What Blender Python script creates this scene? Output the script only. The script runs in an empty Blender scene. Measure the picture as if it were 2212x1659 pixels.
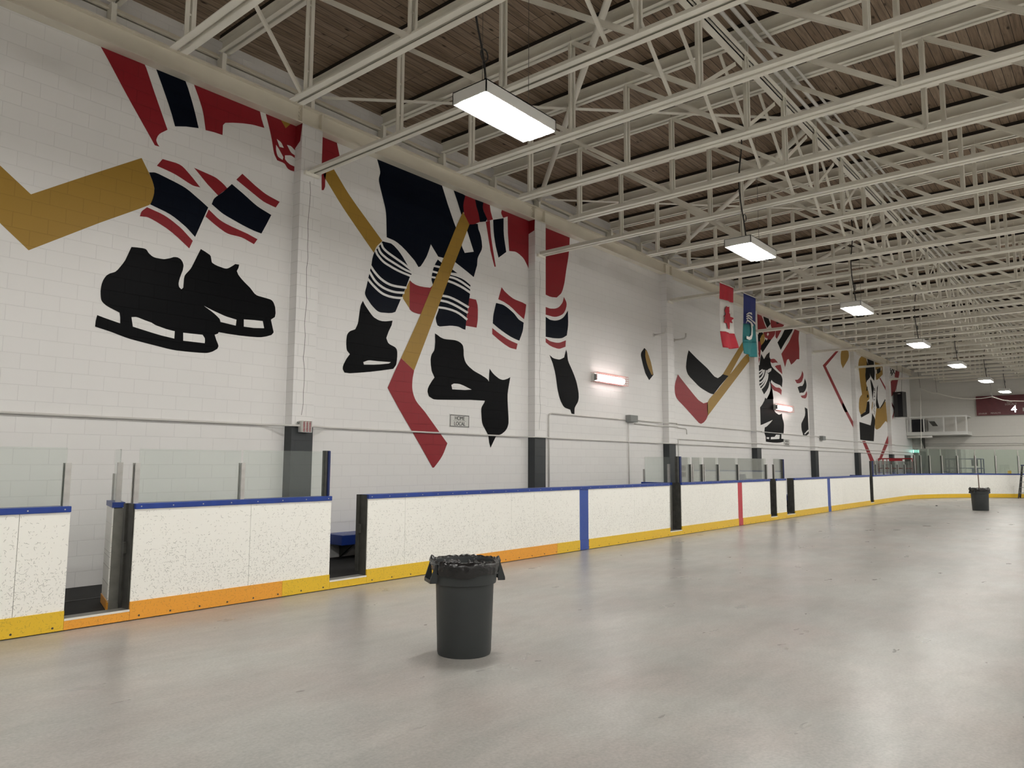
import bpy, bmesh, math, random
from math import sin, cos, pi, radians
from mathutils import Vector, Matrix
random.seed(7)
SC = bpy.context.scene
COL = SC.collection

# ---------------------------------------------------------------- camera, world, exposure
cd = bpy.data.cameras.new('camera')
cam = bpy.data.objects.new('camera', cd); COL.objects.link(cam)
cd.sensor_width = 36.0; cd.sensor_fit = 'HORIZONTAL'
cd.lens = 1590.956 / 2212 * 36.0
cd.clip_start = 0.05; cd.clip_end = 300
YAW, PITCH, ROLL = radians(39.80007), radians(6.08262), radians(.258104)
FW = Vector((cos(YAW)*cos(PITCH), sin(YAW)*cos(PITCH), sin(PITCH)))
RT = Vector((sin(YAW), -cos(YAW), 0)); UP = RT.cross(FW)
R2 = cos(ROLL)*RT + sin(ROLL)*UP; U2 = -sin(ROLL)*RT + cos(ROLL)*UP
cam.matrix_world = Matrix(((R2.x, U2.x, -FW.x, 0), (R2.y, U2.y, -FW.y, 0), (R2.z, U2.z, -FW.z, 1.70), (0, 0, 0, 1)))
SC.camera = cam
w = bpy.data.worlds.new('world'); SC.world = w; w.use_nodes = True
w.node_tree.nodes['Background'].inputs[0].default_value = (.9, .95, 1, 1)
w.node_tree.nodes['Background'].inputs[1].default_value = .05
SC.view_settings.view_transform = 'Standard'
SC.view_settings.look = 'None'
SC.view_settings.exposure = 0.28
SC.view_settings.gamma = 1.0
SC.view_settings.use_curve_mapping = False
LAMP = 68.0          # radiance of the hanging light lenses
WALL_LAMP = 14.0

# ---------------------------------------------------------------- materials
def newmat(name):
    m = bpy.data.materials.new(name); m.use_nodes = True
    nt = m.node_tree; b = nt.nodes['Principled BSDF']
    return m, nt, b
def N(nt, t, **kw):
    n = nt.nodes.new(t)
    for k, v in kw.items():
        if k in n.inputs.keys(): n.inputs[k].default_value = v
        else: setattr(n, k, v)
    return n
def L(nt, a, b): nt.links.new(a, b)
def simple(name, col, rough=.5, metal=0, spec=.5, coat=0):
    m, nt, b = newmat(name)
    b.inputs['Base Color'].default_value = (*col, 1); b.inputs['Roughness'].default_value = rough
    b.inputs['Metallic'].default_value = metal; b.inputs['Specular IOR Level'].default_value = spec
    b.inputs['Coat Weight'].default_value = coat
    return m
def mottled(name, col, amt=.12, scale=6, rough=.5, metal=0, bump=0, spec=.5):
    m, nt, b = newmat(name)
    tc = N(nt, 'ShaderNodeTexCoord'); nz = N(nt, 'ShaderNodeTexNoise', Scale=scale, Detail=4)
    L(nt, tc.outputs['Object'], nz.inputs['Vector'])
    r = N(nt, 'ShaderNodeValToRGB')
    r.color_ramp.elements[0].position = .3; r.color_ramp.elements[1].position = .7
    r.color_ramp.elements[0].color = (*[c*(1-amt) for c in col], 1); r.color_ramp.elements[1].color = (*[min(1, c*(1+amt)) for c in col], 1)
    L(nt, nz.outputs['Fac'], r.inputs['Fac']); L(nt, r.outputs['Color'], b.inputs['Base Color'])
    b.inputs['Roughness'].default_value = rough; b.inputs['Metallic'].default_value = metal; b.inputs['Specular IOR Level'].default_value = spec
    if bump:
        bp = N(nt, 'ShaderNodeBump', Strength=bump, Distance=.01); L(nt, nz.outputs['Fac'], bp.inputs['Height']); L(nt, bp.outputs['Normal'], b.inputs['Normal'])
    return m
def block_paint(name, col, axis='XZ', rough=.42, mortar=.9, spec=.5, band=None, off=(0.11, 0.06)):
    """painted concrete block: joints in world metres, .4 x .2"""
    m, nt, b = newmat(name)
    ge = N(nt, 'ShaderNodeNewGeometry'); sp = N(nt, 'ShaderNodeSeparateXYZ'); L(nt, ge.outputs['Position'], sp.inputs[0])
    cb = N(nt, 'ShaderNodeCombineXYZ')
    L(nt, sp.outputs['X' if axis == 'XZ' else 'Y'], cb.inputs['X']); L(nt, sp.outputs['Z'], cb.inputs['Y'])
    ad = N(nt, 'ShaderNodeVectorMath', operation='ADD'); ad.inputs[1].default_value = (off[0], .2-off[1], 0); L(nt, cb.outputs[0], ad.inputs[0])
    br = N(nt, 'ShaderNodeTexBrick', Scale=1.0); br.offset = .5
    br.inputs['Brick Width'].default_value = .4; br.inputs['Row Height'].default_value = .1985
    br.inputs['Mortar Size'].default_value = .0045; br.inputs['Mortar Smooth'].default_value = .3
    br.inputs['Color1'].default_value = (1, 1, 1, 1); br.inputs['Color2'].default_value = (.985, .985, .985, 1); br.inputs['Mortar'].default_value = (mortar, mortar, mortar, 1)
    L(nt, ad.outputs[0], br.inputs['Vector'])
    nz = N(nt, 'ShaderNodeTexNoise', Scale=55, Detail=3); L(nt, ge.outputs['Position'], nz.inputs['Vector'])
    mx = N(nt, 'ShaderNodeMix', data_type='RGBA', blend_type='MULTIPLY'); mx.inputs[0].default_value = 1
    mx.inputs[6].default_value = (*col, 1); L(nt, br.outputs['Color'], mx.inputs[7])
    out = mx.outputs[2]
    if band:
        gt = N(nt, 'ShaderNodeMath', operation='LESS_THAN'); gt.inputs[1].default_value = band[0]; L(nt, sp.outputs['Z'], gt.inputs[0])
        m2 = N(nt, 'ShaderNodeMix', data_type='RGBA', blend_type='MULTIPLY'); m2.inputs[0].default_value = 1
        m2.inputs[6].default_value = (*band[1], 1); L(nt, br.outputs['Color'], m2.inputs[7])
        m3 = N(nt, 'ShaderNodeMix', data_type='RGBA'); L(nt, gt.outputs[0], m3.inputs[0]); L(nt, mx.outputs[2], m3.inputs[6]); L(nt, m2.outputs[2], m3.inputs[7])
        out = m3.outputs[2]
    L(nt, out, b.inputs['Base Color'])
    mr = N(nt, 'ShaderNodeMapRange'); mr.inputs[3].default_value = rough-.08; mr.inputs[4].default_value = rough+.14
    L(nt, nz.outputs['Fac'], mr.inputs[0]); L(nt, mr.outputs[0], b.inputs['Roughness'])
    b.inputs['Specular IOR Level'].default_value = spec
    h = N(nt, 'ShaderNodeMath', operation='MULTIPLY_ADD'); h.inputs[1].default_value = .12
    iv = N(nt, 'ShaderNodeMath', operation='SUBTRACT'); iv.inputs[0].default_value = 1; L(nt, br.outputs['Fac'], iv.inputs[1])
    L(nt, nz.outputs['Fac'], h.inputs[0]); L(nt, iv.outputs[0], h.inputs[2])
    bp = N(nt, 'ShaderNodeBump', Strength=.5, Distance=.006); L(nt, h.outputs[0], bp.inputs['Height']); L(nt, bp.outputs['Normal'], b.inputs['Normal'])
    return m
def emis(name, col, s):
    m, nt, b = newmat(name)
    b.inputs['Base Color'].default_value = (.8, .8, .8, 1)
    b.inputs['Emission Color'].default_value = (*col, 1); b.inputs['Emission Strength'].default_value = s
    return m
def glassmat(name, tint, refl=1.0):
    m = bpy.data.materials.new(name); m.use_nodes = True; nt = m.node_tree; nt.nodes.clear()
    o = N(nt, 'ShaderNodeOutputMaterial'); tr = N(nt, 'ShaderNodeBsdfTransparent'); tr.inputs[0].default_value = (*tint, 1)
    gl = N(nt, 'ShaderNodeBsdfGlossy'); gl.inputs['Roughness'].default_value = .03; gl.inputs[0].default_value = (1, 1, 1, 1)
    fr = N(nt, 'ShaderNodeFresnel', IOR=1.45); mu = N(nt, 'ShaderNodeMath', operation='MULTIPLY'); mu.inputs[1].default_value = refl
    df = N(nt, 'ShaderNodeBsdfDiffuse'); df.inputs[0].default_value = (.6, .68, .64, 1)
    m0 = N(nt, 'ShaderNodeMixShader'); m0.inputs[0].default_value = .035
    mx = N(nt, 'ShaderNodeMixShader'); L(nt, fr.outputs[0], mu.inputs[0]); L(nt, mu.outputs[0], mx.inputs[0])
    L(nt, tr.outputs[0], m0.inputs[1]); L(nt, df.outputs[0], m0.inputs[2])
    L(nt, m0.outputs[0], mx.inputs[1]); L(nt, gl.outputs[0], mx.inputs[2]); L(nt, mx.outputs[0], o.inputs[0])
    return m
def concrete():
    m, nt, b = newmat('polished concrete')
    ge = N(nt, 'ShaderNodeNewGeometry')
    def noise(sc, det=6, rough=.6, dist=0, sx=(1, 1, 1), rot=0):
        mp = N(nt, 'ShaderNodeMapping'); mp.inputs['Scale'].default_value = sx; mp.inputs['Rotation'].default_value = (0, 0, radians(rot)); L(nt, ge.outputs['Position'], mp.inputs['Vector'])
        n = N(nt, 'ShaderNodeTexNoise', Scale=sc, Detail=det, Roughness=rough, Distortion=dist); L(nt, mp.outputs[0], n.inputs['Vector']); return n.outputs['Fac']
    def rng(sock, a, b_, lo=.3, hi=.7):
        r = N(nt, 'ShaderNodeMapRange'); r.inputs[1].default_value = lo; r.inputs[2].default_value = hi; r.inputs[3].default_value = a; r.inputs[4].default_value = b_; L(nt, sock, r.inputs[0]); return r.outputs[0]
    def mul(a, b_):
        n = N(nt, 'ShaderNodeMath', operation='MULTIPLY'); L(nt, a, n.inputs[0]); L(nt, b_, n.inputs[1]); return n.outputs[0]
    v = mul(rng(noise(.5, 3, .5, .3), .88, 1.10), rng(noise(1.3, 5, .55, .5, (.5, 1.5, 1), -25), .90, 1.09))
    v = mul(v, rng(noise(6, 5, .6, .3, (.7, 1.4, 1), 20), .93, 1.07)); v = mul(v, rng(noise(42, 3, .65), .86, 1.13))
    tint = N(nt, 'ShaderNodeMix', data_type='RGBA'); L(nt, rng(noise(.9, 4, .55), 0, 1, .4, .68), tint.inputs[0]); tint.inputs[6].default_value = (.392, .388, .366, 1); tint.inputs[7].default_value = (.408, .376, .352, 1)
    m0 = N(nt, 'ShaderNodeMix', data_type='RGBA', blend_type='MULTIPLY'); m0.inputs[0].default_value = 1; L(nt, tint.outputs[2], m0.inputs[6]); L(nt, v, m0.inputs[7])
    # pale trowel wisps and hairline streaks
    last = m0.outputs[2]
    for sc, rot, sx, w_, am in ():
        r = N(nt, 'ShaderNodeValToRGB'); e0, e1 = r.color_ramp.elements; e0.position = .5-w_; e1.position = .5+w_; e0.color = e1.color = (0, 0, 0, 1); e = r.color_ramp.elements.new(.5); e.color = (am, am, am, 1)
        L(nt, noise(sc, 5, .55, 1.2, sx, rot), r.inputs['Fac'])
        g = mul(r.outputs['Color'], rng(noise(1.1, 3, .5, 0, (1, 1, 1), rot+60), 0, 1, .5, .66))
        mx = N(nt, 'ShaderNodeMix', data_type='RGBA'); L(nt, g, mx.inputs[0]); L(nt, last, mx.inputs[6]); mx.inputs[7].default_value = (.62, .61, .58, 1); last = mx.outputs[2]
    L(nt, last, b.inputs['Base Color'])
    L(nt, rng(noise(1.7, 4, .55, .4, (.7, 1.3, 1), -20), .27, .34), b.inputs['Roughness']); b.inputs['Specular IOR Level'].default_value = .42
    bp = N(nt, 'ShaderNodeBump', Strength=.05, Distance=.02); L(nt, noise(3.5, 4, .5), bp.inputs['Height']); L(nt, bp.outputs['Normal'], b.inputs['Normal'])
    return m
def planks():
    m, nt, b = newmat('stained plank deck')
    ge = N(nt, 'ShaderNodeNewGeometry')
    br = N(nt, 'ShaderNodeTexBrick', Scale=1.0); br.offset = .37; br.offset_frequency = 3
    br.inputs['Brick Width'].default_value = 4.1; br.inputs['Row Height'].default_value = .135; br.inputs['Mortar Size'].default_value = .0045; br.inputs['Mortar Smooth'].default_value = .2
    br.inputs['Color1'].default_value = (.215, .15, .10, 1); br.inputs['Color2'].default_value = (.345, .262, .19, 1); br.inputs['Mortar'].default_value = (.015, .011, .009, 1); br.inputs['Bias'].default_value = 0
    L(nt, ge.outputs['Position'], br.inputs['Vector'])
    mp = N(nt, 'ShaderNodeMapping'); mp.inputs['Scale'].default_value = (1.2, 17, 1); L(nt, ge.outputs['Position'], mp.inputs['Vector'])
    g = N(nt, 'ShaderNodeTexNoise', Scale=1.6, Detail=6, Roughness=.62, Distortion=.6); L(nt, mp.outputs[0], g.inputs['Vector'])
    gr = N(nt, 'ShaderNodeMapRange'); gr.inputs[1].default_value = .3; gr.inputs[2].default_value = .7; gr.inputs[3].default_value = .58; gr.inputs[4].default_value = 1.3; L(nt, g.outputs['Fac'], gr.inputs[0])
    m1 = N(nt, 'ShaderNodeMix', data_type='RGBA', blend_type='MULTIPLY'); m1.inputs[0].default_value = 1; L(nt, br.outputs['Color'], m1.inputs[6]); L(nt, gr.outputs[0], m1.inputs[7])
    mk = N(nt, 'ShaderNodeMapping'); mk.inputs['Scale'].default_value = (2.1, 5.2, 1); L(nt, ge.outputs['Position'], mk.inputs['Vector'])
    v = N(nt, 'ShaderNodeTexVoronoi', Scale=1.0); L(nt, mk.outputs[0], v.inputs['Vector'])
    k = N(nt, 'ShaderNodeValToRGB'); k.color_ramp.elements[0].position = .055; k.color_ramp.elements[1].position = .14; k.color_ramp.elements[0].color = (1, 1, 1, 1); k.color_ramp.elements[1].color = (0, 0, 0, 1)
    L(nt, v.outputs['Distance'], k.inputs['Fac'])
    m2 = N(nt, 'ShaderNodeMix', data_type='RGBA'); L(nt, k.outputs['Color'], m2.inputs[0]); L(nt, m1.outputs[2], m2.inputs[6]); m2.inputs[7].default_value = (.035, .022, .014, 1)
    L(nt, m2.outputs[2], b.inputs['Base Color']); b.inputs['Roughness'].default_value = .6; b.inputs['Specular IOR Level'].default_value = .3
    return m
def scuffed(name, col, dirt, lo, hi, density=1.0, top=1.25):
    """plastic sheet with puck scuffs: short random strokes, thicker on the ground lower down; UV = metres along, height"""
    m, nt, b = newmat(name)
    uv = N(nt, 'ShaderNodeUVMap'); uv.uv_map = 'UVMap'
    sp = N(nt, 'ShaderNodeSeparateXYZ'); L(nt, uv.outputs[0], sp.inputs[0])
    def mth(op, a, b_=None, c=None):
        n = N(nt, 'ShaderNodeMath', operation=op)
        for i, x in enumerate((a, b_, c)):
            if x is None: continue
            if isinstance(x, (int, float)): n.inputs[i].default_value = x
            else: L(nt, x, n.inputs[i])
        return n.outputs[0]
    pr = N(nt, 'ShaderNodeValToRGB'); cr = pr.color_ramp; cr.elements[0].position = .12; cr.elements[0].color = (.62*density,)*3+(1,); cr.elements[1].position = .97; cr.elements[1].color = (.10*density,)*3+(1,)
    for po, va in ((.30, .72), (.50, .52), (.72, .26)):
        e = cr.elements.new(po); e.color = (va*density,)*3+(1,)
    L(nt, mth('DIVIDE', sp.outputs['Y'], top), pr.inputs['Fac'])
    pn = N(nt, 'ShaderNodeTexNoise', Scale=1.6, Detail=3); L(nt, uv.outputs[0], pn.inputs['Vector'])
    pm = N(nt, 'ShaderNodeMapRange'); pm.inputs[1].default_value = .3; pm.inputs[2].default_value = .7; pm.inputs[3].default_value = .55; pm.inputs[4].default_value = 1.35; L(nt, pn.outputs['Fac'], pm.inputs[0])
    prob = mth('MULTIPLY', pr.outputs['Color'], pm.outputs[0])
    tot = None
    for sc, le, wi, of, k in ((26, .012, .0022, 0, 1), (19, .019, .0026, 5.3, .8), (33, .008, .0019, 9.1, 1), (7, .06, .0018, 2.7, .45)):
        ad = N(nt, 'ShaderNodeVectorMath', operation='ADD'); ad.inputs[1].default_value = (of, of*.37, 0); L(nt, uv.outputs[0], ad.inputs[0])
        vo = N(nt, 'ShaderNodeTexVoronoi', Scale=sc); vo.voronoi_dimensions = '2D'; L(nt, ad.outputs[0], vo.inputs['Vector'])
        su = N(nt, 'ShaderNodeVectorMath', operation='SUBTRACT'); L(nt, ad.outputs[0], su.inputs[0]); L(nt, vo.outputs['Position'], su.inputs[1])
        cs = N(nt, 'ShaderNodeSeparateColor'); L(nt, vo.outputs['Color'], cs.inputs[0])
        ro = N(nt, 'ShaderNodeVectorRotate'); ro.rotation_type = 'Z_AXIS'; L(nt, su.outputs[0], ro.inputs['Vector']); L(nt, mth('MULTIPLY', cs.outputs[0], 6.28), ro.inputs['Angle'])
        lo_ = N(nt, 'ShaderNodeSeparateXYZ'); L(nt, ro.outputs[0], lo_.inputs[0])
        bend = mth('MULTIPLY', mth('MULTIPLY', lo_.outputs['X'], lo_.outputs['X']), mth('MULTIPLY', mth('SUBTRACT', cs.outputs[1], .5), 50))
        dy = mth('ABSOLUTE', mth('ADD', lo_.outputs['Y'], bend))
        lx = mth('MULTIPLY', mth('ADD', cs.outputs[2], .25), le)
        mk = mth('MULTIPLY', mth('SUBTRACT', 1.0, mth('SMOOTH_MIN', mth('DIVIDE', dy, wi), 1.0, .2)), mth('LESS_THAN', mth('ABSOLUTE', lo_.outputs['X']), lx))
        mk = mth('MULTIPLY', mk, mth('LESS_THAN', cs.outputs[1], mth('MULTIPLY', prob, k)))
        mk = mth('MULTIPLY', mk, mth('MULTIPLY_ADD', cs.outputs[2], .8, .45))
        tot = mk if tot is None else mth('MAXIMUM', tot, mk)
    f = mth('MINIMUM', mth('MULTIPLY', tot, hi*1.25), hi)
    m1 = N(nt, 'ShaderNodeMix', data_type='RGBA'); L(nt, f, m1.inputs[0]); m1.inputs[6].default_value = (*col, 1); m1.inputs[7].default_value = (*dirt, 1)
    L(nt, m1.outputs[2], b.inputs['Base Color']); b.inputs['Roughness'].default_value = .38
    return m

WHITE = (.87, .86, .845)
MT = dict(
 chord_strip=simple('dark nailer', (.022, .016, .012), .7),
 steel=mottled('cream painted steel', (.88, .855, .765), .04, 2, .42),
 beam=mottled('cream painted beam', (.85, .80, .68), .06, 1.2, .45),
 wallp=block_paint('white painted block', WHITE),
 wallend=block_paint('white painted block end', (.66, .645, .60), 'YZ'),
 pillp=block_paint('white pillar with dark foot', WHITE, band=(2.30, (.030, .036, .040)), mortar=.8, off=(.02, .06)),
 P_R=block_paint('red wall paint', (.29, .014, .022), mortar=.8, spec=.3), P_N=block_paint('navy wall paint', (.0045, .007, .0145), mortar=.7, rough=.36, spec=.06),
 P_K=block_paint('black wall paint', (.0042, .0045, .0055), mortar=.5, rough=.36, spec=.045), P_G=block_paint('gold wall paint', (.38, .225, .036), mortar=.85, spec=.3),
 P_W=block_paint('white wall paint', WHITE),
 floor=concrete(), deck=planks(),
 board=scuffed('white rink board', (.96, .955, .90), (.17, .165, .15), 0, .80),
 yellow=scuffed('yellow kick plate', (.82, .53, .032), (.22, .13, .03), 0, .6, .9, .5), orange=scuffed('orange kick plate', (.87, .385, .045), (.28, .13, .04), 0, .6, .9, .5),
 blue=mottled('blue plastic cap', (.010, .045, .27), .12, 9, .35), blueline=scuffed('blue line sheet', (.03, .075, .34), (.2, .2, .3), 0, .4, .6),
 redline=scuffed('red line sheet', (.50, .035, .055), (.3, .1, .1), 0, .4, .6),
 edge=simple('white sheet edge', (.8, .79, .74), .4),
 darksteel=mottled('dark gate steel', (.062, .062, .055), .25, 9, .5, .3), grey=mottled('galvanised gate plate', (.23, .225, .20), .15, 8, .5, .3),
 alu=mottled('aluminium post', (.52, .51, .49), .1, 12, .38, .75), navy=simple('navy post pad', (.008, .02, .105), .45),
 glass=glassmat('shield glass', (.945, .97, .957), .8), endglass=glassmat('end glass', (.87, .93, .885), .9), glassedge=simple('glass edge', (.16, .23, .21), .2),
 can=mottled('grey bin plastic', (.037, .042, .043), .07, 3, .48, 0, 0, .4), bag=mottled('black bin liner', (.007, .007, .008), .2, 24, .2, 0, .55, .6),
 rubber=mottled('black rubber', (.007, .007, .0075), .3, 20, .8), black=simple('black plastic', (.012, .012, .013), .5),
 lens=emis('lit lens', (1, .975, .925), LAMP), wlens=emis('lit wall lens', (1, .93, .92), WALL_LAMP), lampbody=simple('white enamel', (.72, .72, .69), .4),
 cable=simple('black cable', (.015, .014, .013), .5), wire=simple('thin wire', (.12, .11, .10), .5, .5), conduit=simple('painted conduit', (.70, .685, .65), .4),
 boxgrey=simple('grey electrical box', (.23, .24, .23), .45), redwire=simple('red wire guard', (.55, .16, .14), .4),
 signw=simple('sign white', (.66, .66, .63), .4), ink=simple('sign ink', (.012, .012, .012), .5), flagr=mottled('red flag cloth', (.43, .014, .03), .1, 5, .75),
 flagw=mottled('white flag cloth', (.72, .70, .67), .05, 5, .75), flagb=mottled('blue flag cloth', (.012, .022, .15), .1, 5, .75), flagt=mottled('teal flag cloth', (.012, .15, .16), .1, 5, .75),
 maroon=mottled('maroon scoreboard', (.13, .028, .034), .12, 6, .5), digit=emis('lit digit', (.86, .92, 1), 5), cream=simple('cream lettering', (.58, .52, .46), .5),
 exitl=emis('exit sign face', (.35, 1, .86), 3.2), redm=simple('red machine paint', (.36, .015, .025), .4), bluem=simple('dark blue machine paint', (.012, .028, .075), .4),
 yel=simple('yellow plastic', (.70, .43, .05), .45), wood=mottled('brown wood handle', (.10, .045, .022), .2, 10, .5), rope=simple('white rope', (.78, .76, .70), .6),
 speaker=mottled('black speaker cloth', (.014, .015, .019), .2, 30, .7), speakerside=simple('grey speaker side', (.05, .05, .05), .5), panelw=mottled('pale panel', (.48, .45, .41), .12, 3, .6), bench=simple('blue bench', (.010, .035, .21), .35),
 crack=simple('dark crack', (.09, .085, .08), .8))

# ---------------------------------------------------------------- geometry helpers
class G:
    def __init__(s): s.v, s.f, s.m, s.uv = [], [], [], {}
    def add(s, vs, fs, mi=0):
        o = len(s.v); s.v += [tuple(p) for p in vs]
        for f in fs: s.f.append([o+i for i in f]); s.m.append(mi)
        return s
    def box(s, a, b, mi=0):
        (x0, y0, z0), (x1, y1, z1) = a, b
        x0, x1 = min(x0, x1), max(x0, x1); y0, y1 = min(y0, y1), max(y0, y1); z0, z1 = min(z0, z1), max(z0, z1)
        return s.add([(x0, y0, z0), (x1, y0, z0), (x1, y1, z0), (x0, y1, z0), (x0, y0, z1), (x1, y0, z1), (x1, y1, z1), (x0, y1, z1)],
                     [(0, 3, 2, 1), (4, 5, 6, 7), (0, 1, 5, 4), (1, 2, 6, 5), (2, 3, 7, 6), (3, 0, 4, 7)], mi)
    def bar(s, a, b, w, h, mi=0, up=(0, 0, 1)):
        a, b = Vector(a), Vector(b); d = (b-a).normalized(); u = Vector(up)
        if abs(d.dot(u)) > .98: u = Vector((1, 0, 0))
        r = d.cross(u).normalized(); u = r.cross(d)
        P = [e+r*i*w/2+u*j*h/2 for e in (a, b) for i, j in ((-1, -1), (1, -1), (1, 1), (-1, 1))]
        return s.add(P, [(0, 1, 2, 3), (7, 6, 5, 4), (0, 4, 5, 1), (1, 5, 6, 2), (2, 6, 7, 3), (3, 7, 4, 0)], mi)
    def tube(s, pts, r, n=8, mi=0, closed=False):
        P = [Vector(p) for p in pts]; k = len(P); rings = []; u = None
        for i in range(k):
            d = (P[(i+1) % k]-P[i-1]) if closed else (P[min(i+1, k-1)]-P[max(i-1, 0)])
            d.normalize()
            if u is None: u = Vector((0, 0, 1)) if abs(d.z) < .9 else Vector((1, 0, 0))
            rr = d.cross(u).normalized(); u = rr.cross(d).normalized()
            rings.append([P[i]+rr*cos(2*pi*j/n)*r+u*sin(2*pi*j/n)*r for j in range(n)])
        vs = [p for q in rings for p in q]; fs = []
        for i in range(k if closed else k-1):
            a, b = i*n, ((i+1) % k)*n
            for j in range(n): fs.append((a+j, a+(j+1) % n, b+(j+1) % n, b+j))
        if not closed: fs += [tuple(range(n))[::-1], tuple((k-1)*n+j for j in range(n))]
        return s.add(vs, fs, mi)
    def lathe(s, prof, n=48, c=(0, 0, 0), mi=0, caps=(True, True)):
        vs = [(c[0]+r*cos(2*pi*j/n), c[1]+r*sin(2*pi*j/n), c[2]+z) for r, z in prof for j in range(n)]; fs = []
        for i in range(len(prof)-1):
            for j in range(n): fs.append((i*n+j, i*n+(j+1) % n, (i+1)*n+(j+1) % n, (i+1)*n+j))
        if caps[0]: fs.append(tuple(range(n))[::-1])
        if caps[1]: fs.append(tuple((len(prof)-1)*n+j for j in range(n)))
        return s.add(vs, fs, mi)
    def prism(s, poly, d, mi=0):
        """poly: 3-D points of a planar outline, d: extrusion vector"""
        n = len(poly); P = [Vector(p) for p in poly]; Q = [p+Vector(d) for p in P]
        return s.add(P+Q, [tuple(range(n)), tuple(range(2*n-1, n-1, -1))]+[(i, n+i, n+(i+1) % n, (i+1) % n) for i in range(n)], mi)
    def poly(s, pts, mi=0): return s.add(pts, [tuple(range(len(pts)))], mi)
def wl(o):
    v = Vector((0, 0, 0))
    while o is not None: v += o.location; o = o.parent
    return v
def mesh_of(name, g, mats, smooth=False, off=None):
    me = bpy.data.meshes.new(name); o = off or Vector((0, 0, 0))
    me.from_pydata([(p[0]-o.x, p[1]-o.y, p[2]-o.z) for p in g.v], [], g.f)
    for m in (mats if isinstance(mats, (list, tuple)) else [mats]): me.materials.append(m)
    for p, mi in zip(me.polygons, g.m): p.material_index = mi; p.use_smooth = smooth
    if g.uv:
        lay = me.uv_layers.new(name='UVMap')
        for li, l in enumerate(me.loops): lay.data[li].uv = g.uv[l.vertex_index]
    bm = bmesh.new(); bm.from_mesh(me); bmesh.ops.recalc_face_normals(bm, faces=bm.faces); bm.to_mesh(me); bm.free()
    return me
def bevel(o, w, seg=2):
    b = o.modifiers.new('bevel', 'BEVEL'); b.width = w; b.segments = seg; b.limit_method = 'ANGLE'; return o
def obj(name, g, mats, parent=None, smooth=False, label=None, cat=None, group=None, kind=None):
    """one mesh object; geometry given in world metres"""
    if parent is not None: off = wl(parent)
    else: off = Vector((0, 0, 0))
    loc = Vector((0, 0, 0))
    if parent is None and kind != 'structure':
        xs = [p[0] for p in g.v]; ys = [p[1] for p in g.v]; zs = [p[2] for p in g.v]
        loc = Vector(((min(xs)+max(xs))/2, (min(ys)+max(ys))/2, min(zs))); off = loc
    o = bpy.data.objects.new(name, mesh_of(name, g, mats, smooth, off)); COL.objects.link(o)
    o.location = loc
    if parent is not None: o.parent = parent
    return tag(o, label, cat, group, kind)
def tag(o, label=None, cat=None, group=None, kind=None):
    for k, v in (('label', label), ('category', cat), ('group', group), ('kind', kind)):
        if v: o[k] = v
    return o
def thing(name, loc, label, cat, group=None):
    o = bpy.data.objects.new(name, None); COL.objects.link(o); o.location = loc; o.empty_display_size = .2
    return tag(o, label, cat, group)
def inst(src, parent, loc=(0, 0, 0), name=None):
    o = src.copy(); COL.objects.link(o); o.parent = parent; o.location = loc
    return o
def letters(name, txt, size, loc, rot, mat, parent, depth=.002, align='CENTER', sx=1.0):
    c = bpy.data.curves.new(name, 'FONT'); c.body = txt; c.size = size; c.extrude = depth; c.align_x = align; c.align_y = 'CENTER'
    o = bpy.data.objects.new(name, c); COL.objects.link(o); c.materials.append(mat)
    bpy.context.view_layer.update()
    me = bpy.data.meshes.new_from_object(o.evaluated_get(bpy.context.evaluated_depsgraph_get()))
    bpy.data.objects.remove(o); o = bpy.data.objects.new(name, me); COL.objects.link(o)
    if not me.materials: me.materials.append(mat)
    o.parent = parent; o.location = Vector(loc)-wl(parent); o.rotation_euler = rot; o.scale = (sx, 1, 1)
    return o
ORD = ['first', 'second', 'third', 'fourth', 'fifth', 'sixth', 'seventh', 'eighth', 'ninth', 'tenth', 'eleventh', 'twelfth']
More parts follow.
